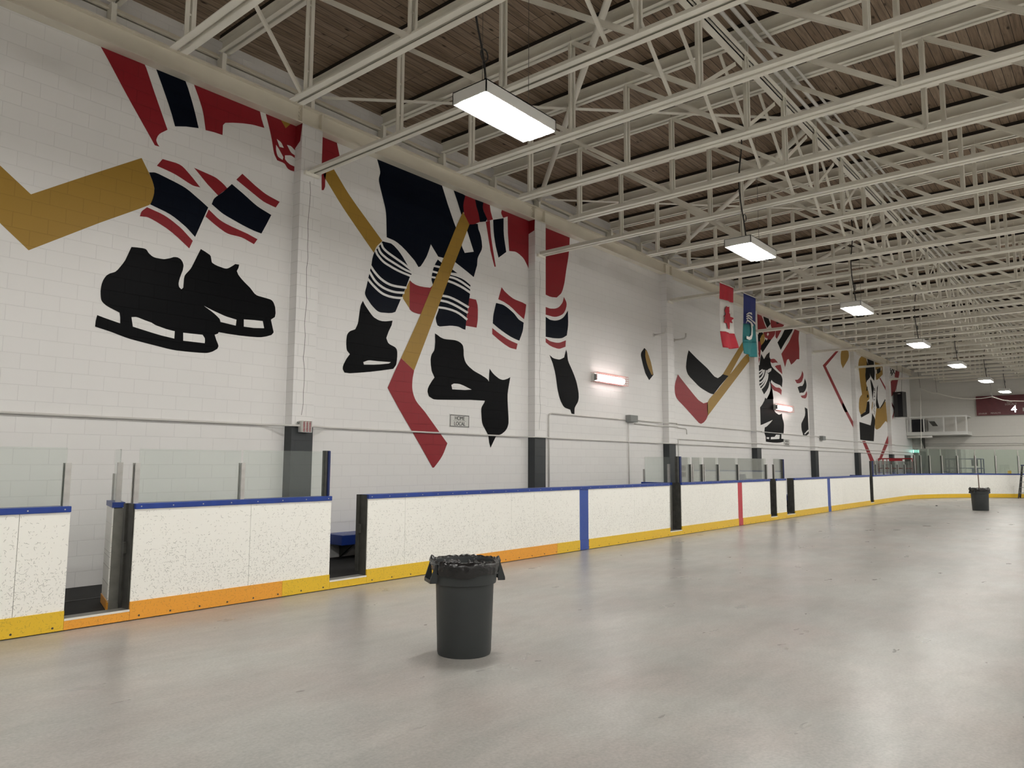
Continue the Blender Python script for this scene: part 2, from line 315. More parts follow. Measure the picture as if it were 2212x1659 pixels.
MURAL=[
('painted_pants','red hockey pants with navy stripe painted above the left skates',[('R',0,[(3.749,7.458),(4.355,7.455),(4.397,7.383),(4.527,7.077),(4.75,6.575),(4.661,6.495),(4.638,6.47),(4.623,6.446),(4.611,6.42),(4.603,6.395),(4.598,6.373),(4.597,6.358),(4.601,6.344),(4.62,6.308),(4.648,6.279),(4.581,6.277),(4.214,6.788),(4.086,6.971),(3.882,7.274)]),('N',0,[(4.522,7.457),(4.956,7.47),(5.023,7.333),(5.097,7.143),(5.146,7.002),(5.218,6.77),(5.116,6.747),(5.019,6.724),(4.857,6.667),(4.801,6.829),(4.741,6.976),(4.634,7.218)]),('R',0,[(5.094,7.461),(6.218,7.467),(6.267,7.307),(6.322,7.178),(6.139,7.159),(6.079,7.149),(5.939,7.115),(5.768,7.062),(5.642,7.014),(5.623,6.988),(5.605,6.962),(5.605,6.799),(5.459,6.795),(5.329,6.78),(5.287,6.993),(5.27,7.058),(5.252,7.114),(5.185,7.274)])]),
('painted_glove','red hockey glove with white gaps painted beside the first pillar',[('R',0,[(6.317,7.479),(7.065,7.489),(7.098,6.677),(6.956,6.629),(6.915,6.62),(6.851,6.616),(6.821,6.62),(6.794,6.627),(6.772,6.642),(6.738,6.683),(6.716,6.697),(6.686,6.704),(6.582,6.708),(6.532,6.781),(6.52,6.808),(6.506,6.855),(6.466,7.031),(6.434,7.141),(6.379,7.306)]),('G',1,[(6.593,7.456),(6.833,7.455),(6.776,7.386),(6.718,7.317)]),('W',1,[(6.557,7.071),(6.622,7.049),(6.641,7.038),(6.657,7.022),(6.697,6.962),(6.615,6.953)]),('W',1,[(6.549,6.966),(6.602,6.916),(6.695,6.799),(6.683,6.746),(6.612,6.766),(6.593,6.778),(6.579,6.797),(6.568,6.822),(6.554,6.873),(6.55,6.895)]),('W',1,[(6.754,7.036),(6.817,7.041),(6.836,7.037),(6.864,7.024),(6.925,6.984),(6.946,6.965),(6.951,6.95),(6.951,6.933),(6.948,6.897),(6.864,6.917),(6.84,6.929),(6.817,6.951)]),('W',1,[(6.723,6.841),(6.813,6.871),(6.842,6.875),(6.87,6.871),(6.951,6.842),(6.947,6.703),(6.848,6.711),(6.819,6.717),(6.769,6.74),(6.732,6.77),(6.726,6.785)]),('R',0,[(7.441,7.517),(7.761,7.461),(7.854,7.16),(7.654,6.969),(7.607,6.909),(7.58,6.855),(7.566,6.799),(7.552,6.694),(7.548,6.655),(7.549,6.546),(7.545,6.527),(7.523,6.47),(7.481,6.457)])]),
('painted_stick','broad gold hockey stick blade painted at the far left',[('G',0,[(2.018,5.885),(2.712,5.369),(3.07,5.098),(3.706,5.544),(4.407,6.027),(4.517,5.846),(4.578,5.733),(4.6,5.672),(4.607,5.638),(4.611,5.604),(4.611,5.565),(4.608,5.523),(4.601,5.482),(4.593,5.448),(4.585,5.425),(4.574,5.402),(4.56,5.381),(4.543,5.364),(4.419,5.278),(3.9,4.934),(3.091,4.366),(2.066,5.213)])]),
('painted_sock','navy and red striped hockey socks painted above the left skates',[('N',0,[(4.52,5.848),(4.591,5.871),(4.614,5.873),(4.66,5.869),(4.89,5.823),(5.011,5.794),(5.069,5.775),(5.128,5.749),(5.328,5.638),(5.432,5.575),(5.25,5.066),(5.139,5.157),(5.1,5.185),(4.987,5.252),(4.924,5.284),(4.86,5.311),(4.79,5.333),(4.564,5.382),(4.594,5.477),(4.601,5.508),(4.61,5.568),(4.61,5.627),(4.605,5.655),(4.597,5.682),(4.578,5.733)]),('R',0,[(4.703,6.109),(4.899,6.115),(4.957,6.108),(5.001,6.092),(5.041,6.067),(5.159,5.972),(5.29,5.853),(5.224,5.848),(5.192,5.847),(5.161,5.851),(5.104,5.868),(4.965,5.917),(4.896,5.938),(4.829,5.952),(4.626,5.982)]),('R',0,[(4.523,5.329),(4.71,5.293),(4.771,5.276),(4.831,5.253),(4.891,5.225),(5.007,5.161),(5.061,5.124),(5.217,4.998),(5.169,4.87),(4.993,4.992),(4.9,5.048),(4.803,5.097),(4.673,5.148),(4.608,5.169),(4.553,5.183),(4.523,5.185),(4.43,5.169),(4.443,5.229),(4.451,5.247),(4.466,5.268)]),('R',0,[(5.178,6.129),(5.448,6.096),(5.52,6.084),(5.556,6.072),(5.623,6.04),(5.671,6.011),(5.727,5.966),(5.58,5.81),(5.402,5.936)]),('N',0,[(5.798,6.06),(5.997,5.961),(6.185,5.858),(6.25,5.827),(6.313,5.804),(6.514,5.747),(6.431,5.562),(6.348,5.39),(6.214,5.404),(6.109,5.424),(5.994,5.45),(5.747,5.518),(5.675,5.542),(5.625,5.565),(5.484,5.644),(5.51,5.724),(5.524,5.749),(5.551,5.781),(5.658,5.888)]),('R',0,[(5.969,6.282),(6.207,6.153),(6.356,6.086),(6.408,6.068),(6.467,6.052),(6.659,6.013),(6.589,5.894),(6.413,5.921),(6.357,5.935),(6.288,5.962),(5.87,6.154)]),('R',0,[(5.441,5.548),(5.58,5.456),(5.629,5.431),(5.679,5.412),(5.731,5.397),(5.839,5.373),(6.108,5.326),(6.283,5.279),(6.224,5.183),(6.06,5.231),(6.004,5.242),(5.945,5.245),(5.822,5.242),(5.767,5.247),(5.718,5.26),(5.627,5.299),(5.537,5.344),(5.395,5.423)])]),
('painted_skate','pair of black hockey skates painted left of the first pillar',[('K',0,[(4.341,4.7),(4.414,4.711),(4.491,4.718),(4.517,4.718),(4.539,4.714),(4.554,4.704),(4.576,4.674),(4.59,4.66),(4.624,4.637),(4.643,4.628),(4.664,4.622),(4.693,4.619),(4.764,4.621),(4.796,4.624),(4.82,4.63),(4.889,4.658),(4.942,4.687),(4.972,4.694),(5.003,4.695),(5.034,4.686),(5.048,4.678),(5.06,4.668),(5.081,4.64),(5.094,4.605),(5.096,4.586),(5.095,4.564),(5.089,4.52),(5.053,4.401),(5.043,4.356),(5.037,4.315),(5.039,4.286),(5.047,4.261),(5.054,4.252),(5.083,4.229),(5.11,4.259),(5.113,4.394),(5.118,4.427),(5.127,4.454),(5.149,4.487),(5.188,4.539),(5.206,4.566),(5.222,4.597),(5.347,4.902),(5.422,4.876),(5.492,4.845),(5.504,4.834),(5.512,4.82),(5.528,4.747),(5.532,4.737),(5.539,4.729),(5.579,4.711),(5.63,4.698),(5.727,4.685),(5.752,4.684),(5.775,4.687),(5.798,4.696),(5.827,4.715),(5.873,4.751),(5.918,4.791),(5.985,4.795),(5.975,4.741),(5.949,4.683),(5.977,4.632),(5.989,4.617),(6.034,4.575),(6.088,4.532),(6.188,4.461),(6.272,4.379),(6.304,4.363),(6.339,4.354),(6.489,4.342),(6.543,4.337),(6.569,4.332),(6.591,4.322),(6.609,4.306),(6.624,4.286),(6.646,4.239),(6.654,4.214),(6.664,4.134),(6.664,4.115),(6.654,4.056),(6.588,4.007),(6.586,3.992),(6.643,3.801),(6.613,3.76),(6.6,3.75),(6.518,3.717),(6.467,3.702),(6.419,3.69),(6.362,3.682),(6.237,3.673),(6.041,3.666),(5.855,3.666),(5.696,3.672),(5.687,3.651),(5.682,3.646),(5.633,3.622),(5.665,3.543),(5.696,3.481),(5.702,3.462),(5.702,3.449),(5.687,3.411),(5.628,3.37),(5.608,3.358),(5.559,3.338),(5.533,3.33),(5.507,3.325),(5.4,3.317),(5.212,3.311),(5.071,3.31),(5.002,3.313),(4.929,3.32),(4.463,3.383),(4.388,3.395),(4.324,3.409),(4.14,3.458),(3.934,3.501),(3.938,3.581),(3.951,3.662),(4.07,3.633),(4.253,3.594),(4.248,3.68),(4.236,3.741),(4.108,3.789),(4.06,3.811),(4.025,3.835),(4.01,3.849),(3.998,3.864),(3.989,3.882),(3.984,3.902),(3.978,3.944),(3.974,4.0),(3.977,4.059),(3.985,4.107),(3.998,4.153),(4.015,4.191),(4.035,4.225),(4.057,4.247),(4.081,4.266),(4.134,4.294),(4.151,4.306),(4.181,4.342),(4.236,4.431),(4.263,4.481),(4.275,4.509)]),('W',1,[(4.398,3.703),(4.451,3.714),(4.469,3.714),(4.495,3.71),(4.585,3.686),(4.676,3.667),(4.73,3.641),(4.763,3.632),(4.891,3.604),(4.954,3.596),(5.017,3.59),(5.016,3.481),(4.83,3.501),(4.71,3.52),(4.424,3.572)]),('W',1,[(5.144,3.585),(5.441,3.595),(5.473,3.555),(5.48,3.54),(5.483,3.507),(5.481,3.472),(5.15,3.467)]),('W',1,[(5.44,4.039),(5.593,3.989),(5.772,3.94),(5.823,3.93),(5.979,3.909),(5.971,3.814),(5.885,3.82),(5.717,3.834),(5.706,3.868),(5.7,3.878),(5.659,3.913),(5.607,3.949),(5.57,3.971)]),('W',1,[(6.104,3.933),(6.275,3.948),(6.435,3.956),(6.465,3.844),(6.281,3.821),(6.109,3.818)])]),
('painted_stick','thin gold hockey stick shaft painted right of the first pillar',[('G',0,[(7.499,6.74),(7.677,6.969),(7.982,6.639),(8.092,6.532),(8.259,6.385),(8.88,5.871),(8.772,5.764),(8.744,5.729),(8.724,5.696),(8.684,5.594),(8.07,6.153),(7.951,6.266),(7.836,6.382)])]),
('painted_pants','large navy hockey pants painted between the first two pillars',[('N',0,[(8.691,7.455),(10.432,7.439),(10.609,7.085),(10.806,6.733),(10.871,6.631),(10.914,6.575),(11.067,6.417),(10.553,5.903),(10.36,5.894),(10.146,6.103),(10.093,5.96),(10.043,5.844),(10.022,5.805),(9.951,5.693),(9.88,5.596),(9.867,5.584),(9.816,5.56),(9.73,5.652),(9.698,5.679),(9.481,5.819),(9.361,5.883),(9.256,5.926),(9.202,5.942),(9.149,5.953),(8.983,5.969),(8.963,6.334),(8.952,6.436),(8.939,6.5),(8.92,6.563),(8.807,6.87),(8.765,6.998),(8.759,7.041),(8.763,7.082),(8.786,7.168),(8.787,7.208),(8.772,7.264)]),('N',0,[(10.771,7.447),(11.176,7.417),(11.178,7.244),(11.166,7.163),(11.139,7.085),(11.117,7.052),(11.029,6.96),(10.909,7.199)]),('N',0,[(11.185,6.815),(11.547,6.893),(11.57,6.779),(11.622,6.702),(11.653,6.63),(11.683,6.522),(11.697,6.416),(11.685,6.353),(11.659,6.303),(11.584,6.184),(11.558,6.129),(11.548,6.087),(11.546,6.045),(11.538,5.961),(11.435,5.679),(11.244,5.752),(11.043,5.822),(10.852,5.887),(10.711,5.929),(10.955,6.447),(11.023,6.582),(11.058,6.64)]),('W',1,[(11.046,6.323),(11.068,6.395),(11.207,6.657),(11.425,6.24),(11.144,6.149),(11.079,6.232),(11.053,6.274)])]),
('painted_glove','red and navy hockey glove gripping the second painted stick',[('R',1,[(11.14,7.418),(11.451,7.42),(11.496,7.272),(11.563,7.139),(11.618,6.957),(11.481,6.88),(11.437,6.859),(11.395,6.843),(11.267,6.809),(11.165,6.904),(11.139,6.936),(11.123,6.968),(11.102,7.037),(11.089,7.108),(11.082,7.18),(11.094,7.264)]),('N',1,[(11.451,7.42),(11.722,7.427),(11.705,7.33),(11.706,7.3),(11.714,7.271),(11.743,7.218),(11.851,7.079),(11.829,7.047),(11.807,7.015),(11.618,6.951),(11.563,7.139),(11.496,7.272)]),('R',1,[(11.722,7.427),(11.937,7.432),(11.97,7.28),(12.045,7.123),(11.851,7.033),(11.851,7.079),(11.76,7.192),(11.714,7.271),(11.706,7.3),(11.705,7.33)])]),
('painted_sock','navy hockey socks with white rings painted below navy pants',[('N',0,[(8.883,5.866),(9.078,5.874),(9.109,5.87),(9.174,5.844),(9.271,5.785),(9.338,5.732),(9.396,5.679),(9.528,5.535),(9.576,5.496),(9.667,5.436),(9.624,5.357),(9.592,5.313),(9.499,5.094),(9.437,4.971),(9.4,4.877),(9.369,4.828),(9.24,4.561),(9.171,4.532),(9.147,4.525),(9.066,4.51),(8.899,4.494),(8.86,4.494),(8.825,4.499),(8.792,4.51),(8.76,4.526),(8.703,4.563),(8.647,4.604),(8.539,4.71),(8.515,4.742),(8.499,4.776),(8.498,4.811),(8.506,4.849),(8.528,4.923),(8.6,5.234),(8.633,5.361),(8.645,5.46),(8.668,5.548),(8.689,5.597),(8.714,5.639),(8.831,5.792)]),('W',1,[(8.827,5.809),(8.86,5.746),(8.879,5.724),(8.904,5.706),(8.932,5.688),(9.002,5.656),(9.046,5.64),(9.388,5.53),(9.544,5.469),(9.661,5.418),(9.697,5.458),(9.578,5.509),(9.42,5.571),(9.076,5.681),(8.999,5.711),(8.942,5.742),(8.921,5.758),(8.906,5.774),(8.876,5.834)]),('W',1,[(8.754,5.718),(8.797,5.644),(8.821,5.619),(8.853,5.597),(8.889,5.577),(8.975,5.539),(9.026,5.522),(9.37,5.43),(9.482,5.407),(9.643,5.386),(9.665,5.429),(9.505,5.451),(9.452,5.46),(9.34,5.487),(9.055,5.563),(9.006,5.579),(8.924,5.615),(8.89,5.634),(8.862,5.653),(8.842,5.673),(8.802,5.744)]),('W',1,[(8.696,5.638),(8.733,5.579),(8.754,5.556),(8.817,5.506),(8.856,5.48),(8.899,5.457),(8.947,5.438),(8.999,5.422),(9.16,5.381),(9.272,5.358),(9.399,5.339),(9.613,5.316),(9.633,5.36),(9.42,5.382),(9.295,5.4),(9.186,5.423),(9.026,5.463),(8.976,5.478),(8.932,5.495),(8.892,5.516),(8.856,5.541),(8.796,5.589),(8.778,5.608),(8.743,5.664)]),('W',1,[(8.583,5.317),(8.66,5.241),(8.689,5.215),(8.757,5.166),(8.793,5.142),(8.831,5.121),(8.908,5.086),(8.992,5.061),(9.079,5.044),(9.128,5.04),(9.187,5.038),(9.259,5.04),(9.51,5.059),(9.518,5.105),(9.268,5.086),(9.199,5.084),(9.144,5.085),(9.098,5.089),(9.017,5.104),(8.94,5.128),(8.867,5.16),(8.831,5.18),(8.796,5.202),(8.731,5.25),(8.703,5.274),(8.627,5.35)]),('W',1,[(8.554,5.208),(8.657,5.094),(8.694,5.061),(8.733,5.033),(8.772,5.01),(8.812,4.99),(8.896,4.958),(8.939,4.947),(9.029,4.93),(9.122,4.922),(9.224,4.922),(9.28,4.926),(9.459,4.949),(9.461,4.995),(9.285,4.971),(9.232,4.967),(9.183,4.966),(9.093,4.97),(9.006,4.981),(8.964,4.99),(8.924,5.0),(8.846,5.03),(8.808,5.048),(8.771,5.07),(8.736,5.095),(8.701,5.126),(8.599,5.239)]),('W',1,[(8.528,5.058),(8.631,4.979),(8.669,4.953),(8.76,4.899),(8.809,4.874),(8.857,4.853),(8.902,4.838),(8.946,4.828),(9.034,4.815),(9.081,4.812),(9.179,4.812),(9.277,4.819),(9.422,4.84),(9.423,4.884),(9.28,4.864),(9.188,4.857),(9.095,4.857),(9.051,4.86),(8.969,4.871),(8.929,4.88),(8.888,4.894),(8.843,4.913),(8.796,4.937),(8.707,4.989),(8.67,5.014),(8.568,5.092)]),('N',0,[(10.347,5.832),(10.744,5.677),(10.781,5.711),(10.942,5.657),(10.726,5.626),(10.727,5.586),(10.899,5.587),(11.051,5.574),(11.146,5.555),(11.193,5.54),(11.333,5.484),(11.322,5.277),(11.235,4.822),(11.192,4.491),(11.125,4.495),(11.013,4.521),(10.971,4.526),(10.923,4.527),(10.815,4.521),(10.724,4.51),(10.439,4.452),(10.42,4.453),(10.367,4.464),(10.33,4.536),(10.317,4.602),(10.319,4.625),(10.337,4.669),(10.389,4.778),(10.395,4.832),(10.365,4.939),(10.312,5.071),(10.183,5.365),(10.179,5.391),(10.193,5.492),(10.228,5.623),(10.269,5.71)]),('W',1,[(10.209,5.651),(10.405,5.661),(10.417,5.707),(10.221,5.697)]),('W',1,[(10.184,5.528),(10.353,5.53),(10.367,5.573),(10.198,5.571)]),('W',1,[(10.163,5.409),(10.322,5.418),(10.331,5.461),(10.172,5.451)]),('W',1,[(10.667,5.587),(10.833,5.61),(10.984,5.624),(10.992,5.666),(10.839,5.651),(10.671,5.628)]),('W',1,[(10.663,5.511),(10.8,5.514),(10.846,5.512),(10.941,5.499),(11.05,5.475),(11.114,5.457),(11.332,5.386),(11.371,5.431),(11.151,5.502),(11.085,5.521),(11.025,5.535),(10.919,5.553),(10.817,5.561),(10.677,5.558)]),('W',1,[(10.625,5.416),(10.774,5.408),(10.827,5.403),(11.009,5.375),(11.133,5.347),(11.323,5.291),(11.363,5.339),(11.17,5.395),(11.105,5.411),(10.976,5.435),(10.853,5.452),(10.797,5.457),(10.645,5.466)]),('W',1,[(10.472,5.077),(10.632,5.084),(10.687,5.083),(10.746,5.077),(10.808,5.068),(10.944,5.042),(11.271,4.963),(11.307,5.011),(10.976,5.09),(10.836,5.116),(10.707,5.131),(10.646,5.133),(10.483,5.125)]),('W',1,[(10.42,4.969),(10.593,4.973),(10.652,4.971),(10.773,4.955),(10.908,4.929),(10.986,4.911),(11.244,4.843),(11.28,4.89),(11.02,4.958),(10.94,4.977),(10.801,5.003),(10.672,5.019),(10.609,5.022),(10.432,5.018)]),('W',1,[(10.354,4.816),(10.527,4.829),(10.585,4.831),(10.715,4.828),(10.78,4.824),(10.89,4.81),(10.977,4.79),(11.071,4.759),(11.224,4.694),(11.265,4.736),(11.11,4.801),(11.011,4.834),(10.916,4.856),(10.8,4.87),(10.732,4.874),(10.598,4.877),(10.536,4.875),(10.36,4.861)])]),
('painted_stick','gold hockey stick with red blade painted between the first two pillars',[('R',0,[(9.594,5.25),(9.661,5.213),(9.747,5.19),(9.853,5.181),(9.981,5.186),(10.148,5.204),(10.278,5.319),(10.153,4.978),(10.031,4.644),(9.899,4.621),(9.83,4.616),(9.721,4.626),(9.678,4.635),(9.643,4.648),(9.6,4.675)]),('G',0,[(9.594,5.25),(9.6,4.687),(9.465,4.817),(9.4,4.877),(9.484,5.054)]),('R',0,[(11.298,5.193),(11.516,5.197),(11.544,5.141),(11.568,5.082),(11.579,4.98),(11.577,4.787),(11.573,4.738),(11.559,4.663),(11.541,4.588),(11.2,4.58),(11.254,4.893)]),('G',2,[(11.073,7.036),(11.278,6.808),(9.749,3.478),(9.404,3.685),(9.789,4.411),(9.917,4.663),(10.136,5.114),(10.874,6.661)]),('R',2,[(9.404,3.684),(9.749,3.477),(9.718,3.342),(9.711,3.297),(9.705,3.194),(9.708,3.14),(9.717,3.088),(9.732,3.036),(9.754,2.984),(9.782,2.933),(9.817,2.886),(9.867,2.837),(10.054,2.689),(10.695,2.082),(10.629,1.951),(10.595,1.887),(10.555,1.826),(10.501,1.761),(10.438,1.696),(10.335,1.598),(10.326,1.594),(10.291,1.59),(9.963,2.002),(9.39,2.691),(9.086,3.084),(9.237,3.383)])]),
('painted_pants','red hockey pants with navy stripe painted behind the second pillar',[('R',0,[(11.809,7.007),(11.943,7.073),(11.976,6.792),(11.993,6.7),(12.068,6.398),(12.159,6.062),(12.113,6.052),(12.04,6.22),(11.974,6.389)]),('N',0,[(12.056,7.118),(12.417,7.25),(12.421,6.963),(12.43,6.869),(12.446,6.773),(12.518,6.482),(12.382,6.384),(12.248,6.288),(12.154,6.523),(12.096,6.74),(12.073,6.889)]),('R',0,[(12.354,7.432),(13.995,7.44),(13.994,5.783),(13.703,5.871),(13.624,5.912),(13.55,5.977),(13.484,6.057),(13.294,6.322),(13.195,6.429),(13.157,6.461),(13.112,6.488),(12.993,6.534),(12.928,6.551),(12.864,6.561),(12.806,6.559),(12.622,6.528),(12.571,6.936),(12.559,7.329),(12.403,7.256),(12.342,7.325),(12.331,7.347),(12.331,7.366)]),('R',0,[(13.968,7.44),(15.026,7.437),(14.998,7.114),(14.957,6.887),(14.862,6.528),(14.798,6.247),(14.774,6.165),(14.725,6.037),(14.694,5.976),(14.658,5.921),(14.617,5.88),(14.46,5.767),(14.272,5.742),(14.211,5.739),(14.15,5.741),(13.968,5.762)])]),
('painted_sock','red and navy hockey sock painted left of the second pillar',[('R',0,[(12.361,5.633),(12.453,5.567),(12.488,5.549),(12.617,5.494),(12.695,5.466),(12.774,5.444),(12.86,5.43),(13.117,5.409),(13.252,5.384),(13.218,5.187),(13.194,5.104),(13.168,5.021),(12.922,5.124),(12.74,5.215),(12.622,5.261),(12.443,5.309),(12.248,5.336)]),('N',0,[(12.176,5.239),(12.38,5.24),(12.444,5.232),(12.525,5.211),(12.614,5.182),(12.776,5.116),(12.829,5.087),(12.924,5.018),(12.971,4.991),(13.014,4.975),(13.159,4.94),(13.135,4.782),(13.12,4.729),(13.064,4.612),(12.998,4.493),(12.839,4.516),(12.685,4.545),(12.492,4.6),(12.248,4.685),(12.068,4.762),(12.083,4.922),(12.093,4.976)]),('R',0,[(12.052,4.654),(12.311,4.555),(12.557,4.481),(12.71,4.447),(12.935,4.413),(12.893,4.277),(12.699,4.284),(12.639,4.293),(12.476,4.342),(12.313,4.403),(12.181,4.46),(12.053,4.519)])]),
('painted_skate','black hockey skate painted at the left of the gold and red stick',[('K',0,[(8.453,4.641),(8.507,4.568),(8.612,4.463),(8.661,4.419),(8.705,4.385),(8.738,4.368),(8.814,4.344),(8.851,4.337),(8.915,4.333),(8.981,4.339),(9.025,4.346),(9.175,4.381),(9.154,4.287),(9.085,4.161),(9.03,4.025),(9.07,3.951),(9.092,3.931),(9.129,3.914),(9.224,3.888),(9.26,3.875),(9.289,3.849),(9.305,3.816),(9.31,3.786),(9.311,3.711),(9.306,3.64),(9.295,3.572),(9.286,3.542),(9.273,3.52),(9.221,3.459),(8.91,3.394),(8.659,3.346),(8.342,3.295),(8.204,3.276),(8.174,3.275),(8.086,3.277),(8.052,3.324),(8.046,3.34),(8.047,3.376),(8.058,3.413),(8.07,3.44),(8.121,3.529),(8.192,3.621),(8.137,3.668),(8.125,3.686),(8.116,3.717),(8.106,3.792),(8.106,3.864),(8.113,3.935),(8.121,3.965),(8.143,4.002),(8.178,4.034),(8.203,4.048),(8.296,4.087),(8.328,4.146),(8.353,4.206),(8.362,4.247),(8.389,4.464),(8.403,4.537),(8.413,4.563)]),('W',1,[(8.497,3.509),(8.588,3.546),(8.62,3.554),(8.662,3.559),(8.809,3.562),(9.153,3.579),(9.128,3.562),(9.101,3.548),(8.888,3.509),(8.737,3.488),(8.514,3.466)])]),
('painted_skate','pair of black hockey skates painted above the home sign',[('K',0,[(10.299,4.291),(10.364,4.272),(10.463,4.231),(10.555,4.213),(10.647,4.214),(10.862,4.228),(10.947,4.222),(10.987,4.215),(11.051,4.196),(11.099,4.166),(11.117,4.147),(11.13,4.126),(11.147,4.051),(11.151,3.945),(11.158,3.91),(11.186,3.839),(11.207,3.806),(11.234,3.776),(11.276,3.743),(11.328,3.711),(11.444,3.654),(11.506,3.631),(11.7,3.577),(11.857,3.524),(11.914,3.496),(11.954,3.454),(11.961,3.617),(11.973,3.742),(12.061,3.667),(12.136,3.62),(12.275,3.557),(12.342,3.54),(12.413,3.533),(12.482,3.542),(12.584,3.573),(12.682,3.618),(12.615,3.351),(12.591,3.222),(12.592,3.088),(12.629,2.67),(12.629,2.592),(12.622,2.553),(12.607,2.513),(12.587,2.475),(12.56,2.44),(12.527,2.408),(12.488,2.379),(12.401,2.33),(12.356,2.314),(12.211,2.28),(12.024,2.013),(11.978,2.128),(11.946,2.286),(11.79,2.472),(11.757,2.525),(11.739,2.575),(11.724,2.678),(11.713,2.798),(11.715,2.834),(11.722,2.869),(11.741,2.903),(11.816,2.991),(11.828,3.026),(11.37,3.013),(10.767,2.972),(10.401,2.951),(10.309,2.951),(10.269,2.958),(10.16,3.002),(10.127,3.071),(10.121,3.093),(10.121,3.114),(10.129,3.155),(10.155,3.205),(10.204,3.273),(10.246,3.326),(10.307,3.392),(10.238,3.496),(10.222,3.532),(10.2,3.641),(10.191,3.746),(10.201,3.803),(10.222,3.858),(10.275,3.924),(10.288,3.947),(10.297,3.984),(10.31,4.114)]),('W',1,[(10.79,3.283),(10.853,3.313),(10.876,3.318),(10.97,3.323),(11.025,3.321),(11.076,3.315),(11.148,3.301),(11.402,3.234),(11.2,3.21),(10.819,3.194)])]),
('painted_sock','red and navy hockey sock painted right of the second pillar',[('R',0,[(14.761,5.835),(14.858,5.732),(14.875,5.694),(14.877,5.651),(14.868,5.605),(14.828,5.515),(14.77,5.439),(14.731,5.403),(14.684,5.373),(14.619,5.341),(14.541,5.31),(14.458,5.284),(14.375,5.267),(14.285,5.259),(13.994,5.263),(13.994,5.454),(14.155,5.444),(14.211,5.447),(14.35,5.468),(14.422,5.486),(14.487,5.51),(14.545,5.541),(14.599,5.579),(14.685,5.662),(14.713,5.704)]),('N',0,[(14.932,5.515),(14.944,5.241),(14.941,5.157),(14.932,5.087),(14.882,4.875),(14.734,4.8),(14.681,4.78),(14.612,4.764),(14.533,4.751),(14.374,4.733),(14.283,4.727),(13.994,4.721),(13.994,5.214),(14.152,5.171),(14.21,5.164),(14.346,5.17),(14.417,5.181),(14.486,5.197),(14.553,5.218),(14.62,5.246),(14.684,5.278),(14.741,5.314),(14.793,5.358)]),('R',0,[(13.994,4.689),(14.152,4.644),(14.209,4.635),(14.369,4.63),(14.457,4.634),(14.54,4.644),(14.617,4.663),(14.841,4.744),(14.823,4.579),(14.611,4.507),(14.54,4.494),(14.457,4.492),(14.284,4.507),(14.151,4.533),(13.994,4.591)])]),
('painted_skate','single black hockey skate painted right of the second pillar',[('K',0,[(14.154,4.299),(14.272,4.247),(14.317,4.236),(14.375,4.228),(14.506,4.225),(14.566,4.23),(14.618,4.243),(14.764,4.303),(14.851,4.515),(14.891,4.435),(14.917,4.288),(14.936,4.237),(14.97,4.184),(15.108,4.018),(15.2,3.894),(15.283,3.762),(15.317,3.688),(15.371,3.532),(15.387,3.463),(15.392,3.359),(15.384,3.307),(15.367,3.257),(15.336,3.21),(15.249,3.121),(15.218,3.078),(15.205,3.038),(15.199,2.915),(15.071,2.918),(15.014,3.016),(14.813,3.047),(14.758,3.067),(14.708,3.101),(14.624,3.191),(14.557,3.296),(14.48,3.494),(14.42,3.765),(14.376,3.914),(14.29,4.101)])]),
('painted_puck','black puck with gold face painted left of the third pillar',[('K',0,[(18.75,5.032),(18.87,4.988),(18.9,4.968),(19.01,4.836),(19.12,4.672),(19.16,4.583),(19.27,4.296),(19.01,4.111),(18.84,4.247),(18.79,4.296),(18.66,4.525),(18.55,4.773),(18.55,4.83),(18.56,4.859),(18.59,4.898)]),('G',1,[(18.81,4.993),(18.92,4.947),(18.94,4.927),(19.11,4.672),(19.19,4.512),(19.24,4.293),(19.2,4.288),(19.15,4.284),(18.98,4.454),(18.89,4.583),(18.85,4.657),(18.8,4.796),(18.8,4.844)])]),
('painted_stick','gold hockey stick with black blade painted right of the third pillar',[('G',0,[(24.16,4.778),(26.23,6.343),(26.91,6.843),(27.4,6.831),(26.82,6.438),(26.28,6.055),(24.78,4.839),(24.64,4.76)]),('K',0,[(21.59,5.309),(22.19,5.095),(22.93,4.864),(23.35,4.683),(23.47,4.639),(23.53,4.625),(23.75,4.604),(23.98,4.687),(24.16,4.778),(24.64,4.76),(23.9,4.348),(23.64,4.184),(23.38,4.021),(23.16,4.023),(22.94,4.055),(22.54,4.131),(22.36,4.173),(22.22,4.216),(21.66,4.436),(21.51,4.514),(21.43,4.599),(21.39,4.685),(21.38,4.753),(21.41,4.885),(21.48,5.107)])]),
('painted_stick','gold hockey stick with red blade painted right of the third pillar',[('G',1,[(26.26,5.706),(26.35,5.737),(26.7,5.786),(26.68,5.55),(26.45,5.438),(22.87,3.257),(22.85,3.499),(22.85,3.618),(22.91,3.732),(23.04,3.84),(23.22,3.942),(23.62,4.149),(24.61,4.745),(25.09,5.013),(25.99,5.562)]),('R',1,[(20.81,4.456),(21.02,4.338),(21.31,4.189),(21.92,3.881),(22.18,3.76),(22.27,3.731),(22.58,3.66),(22.91,3.722),(22.9,3.355),(22.87,3.257),(22.82,3.199),(22.76,3.142),(22.6,3.05),(22.55,3.028),(22.37,2.979),(22.24,2.996),(22.2,3.007),(21.29,3.43),(20.84,3.624),(20.73,3.685),(20.67,3.737),(20.63,3.794),(20.6,3.855),(20.58,3.974),(20.58,4.035),(20.62,4.158),(20.66,4.228)])]),
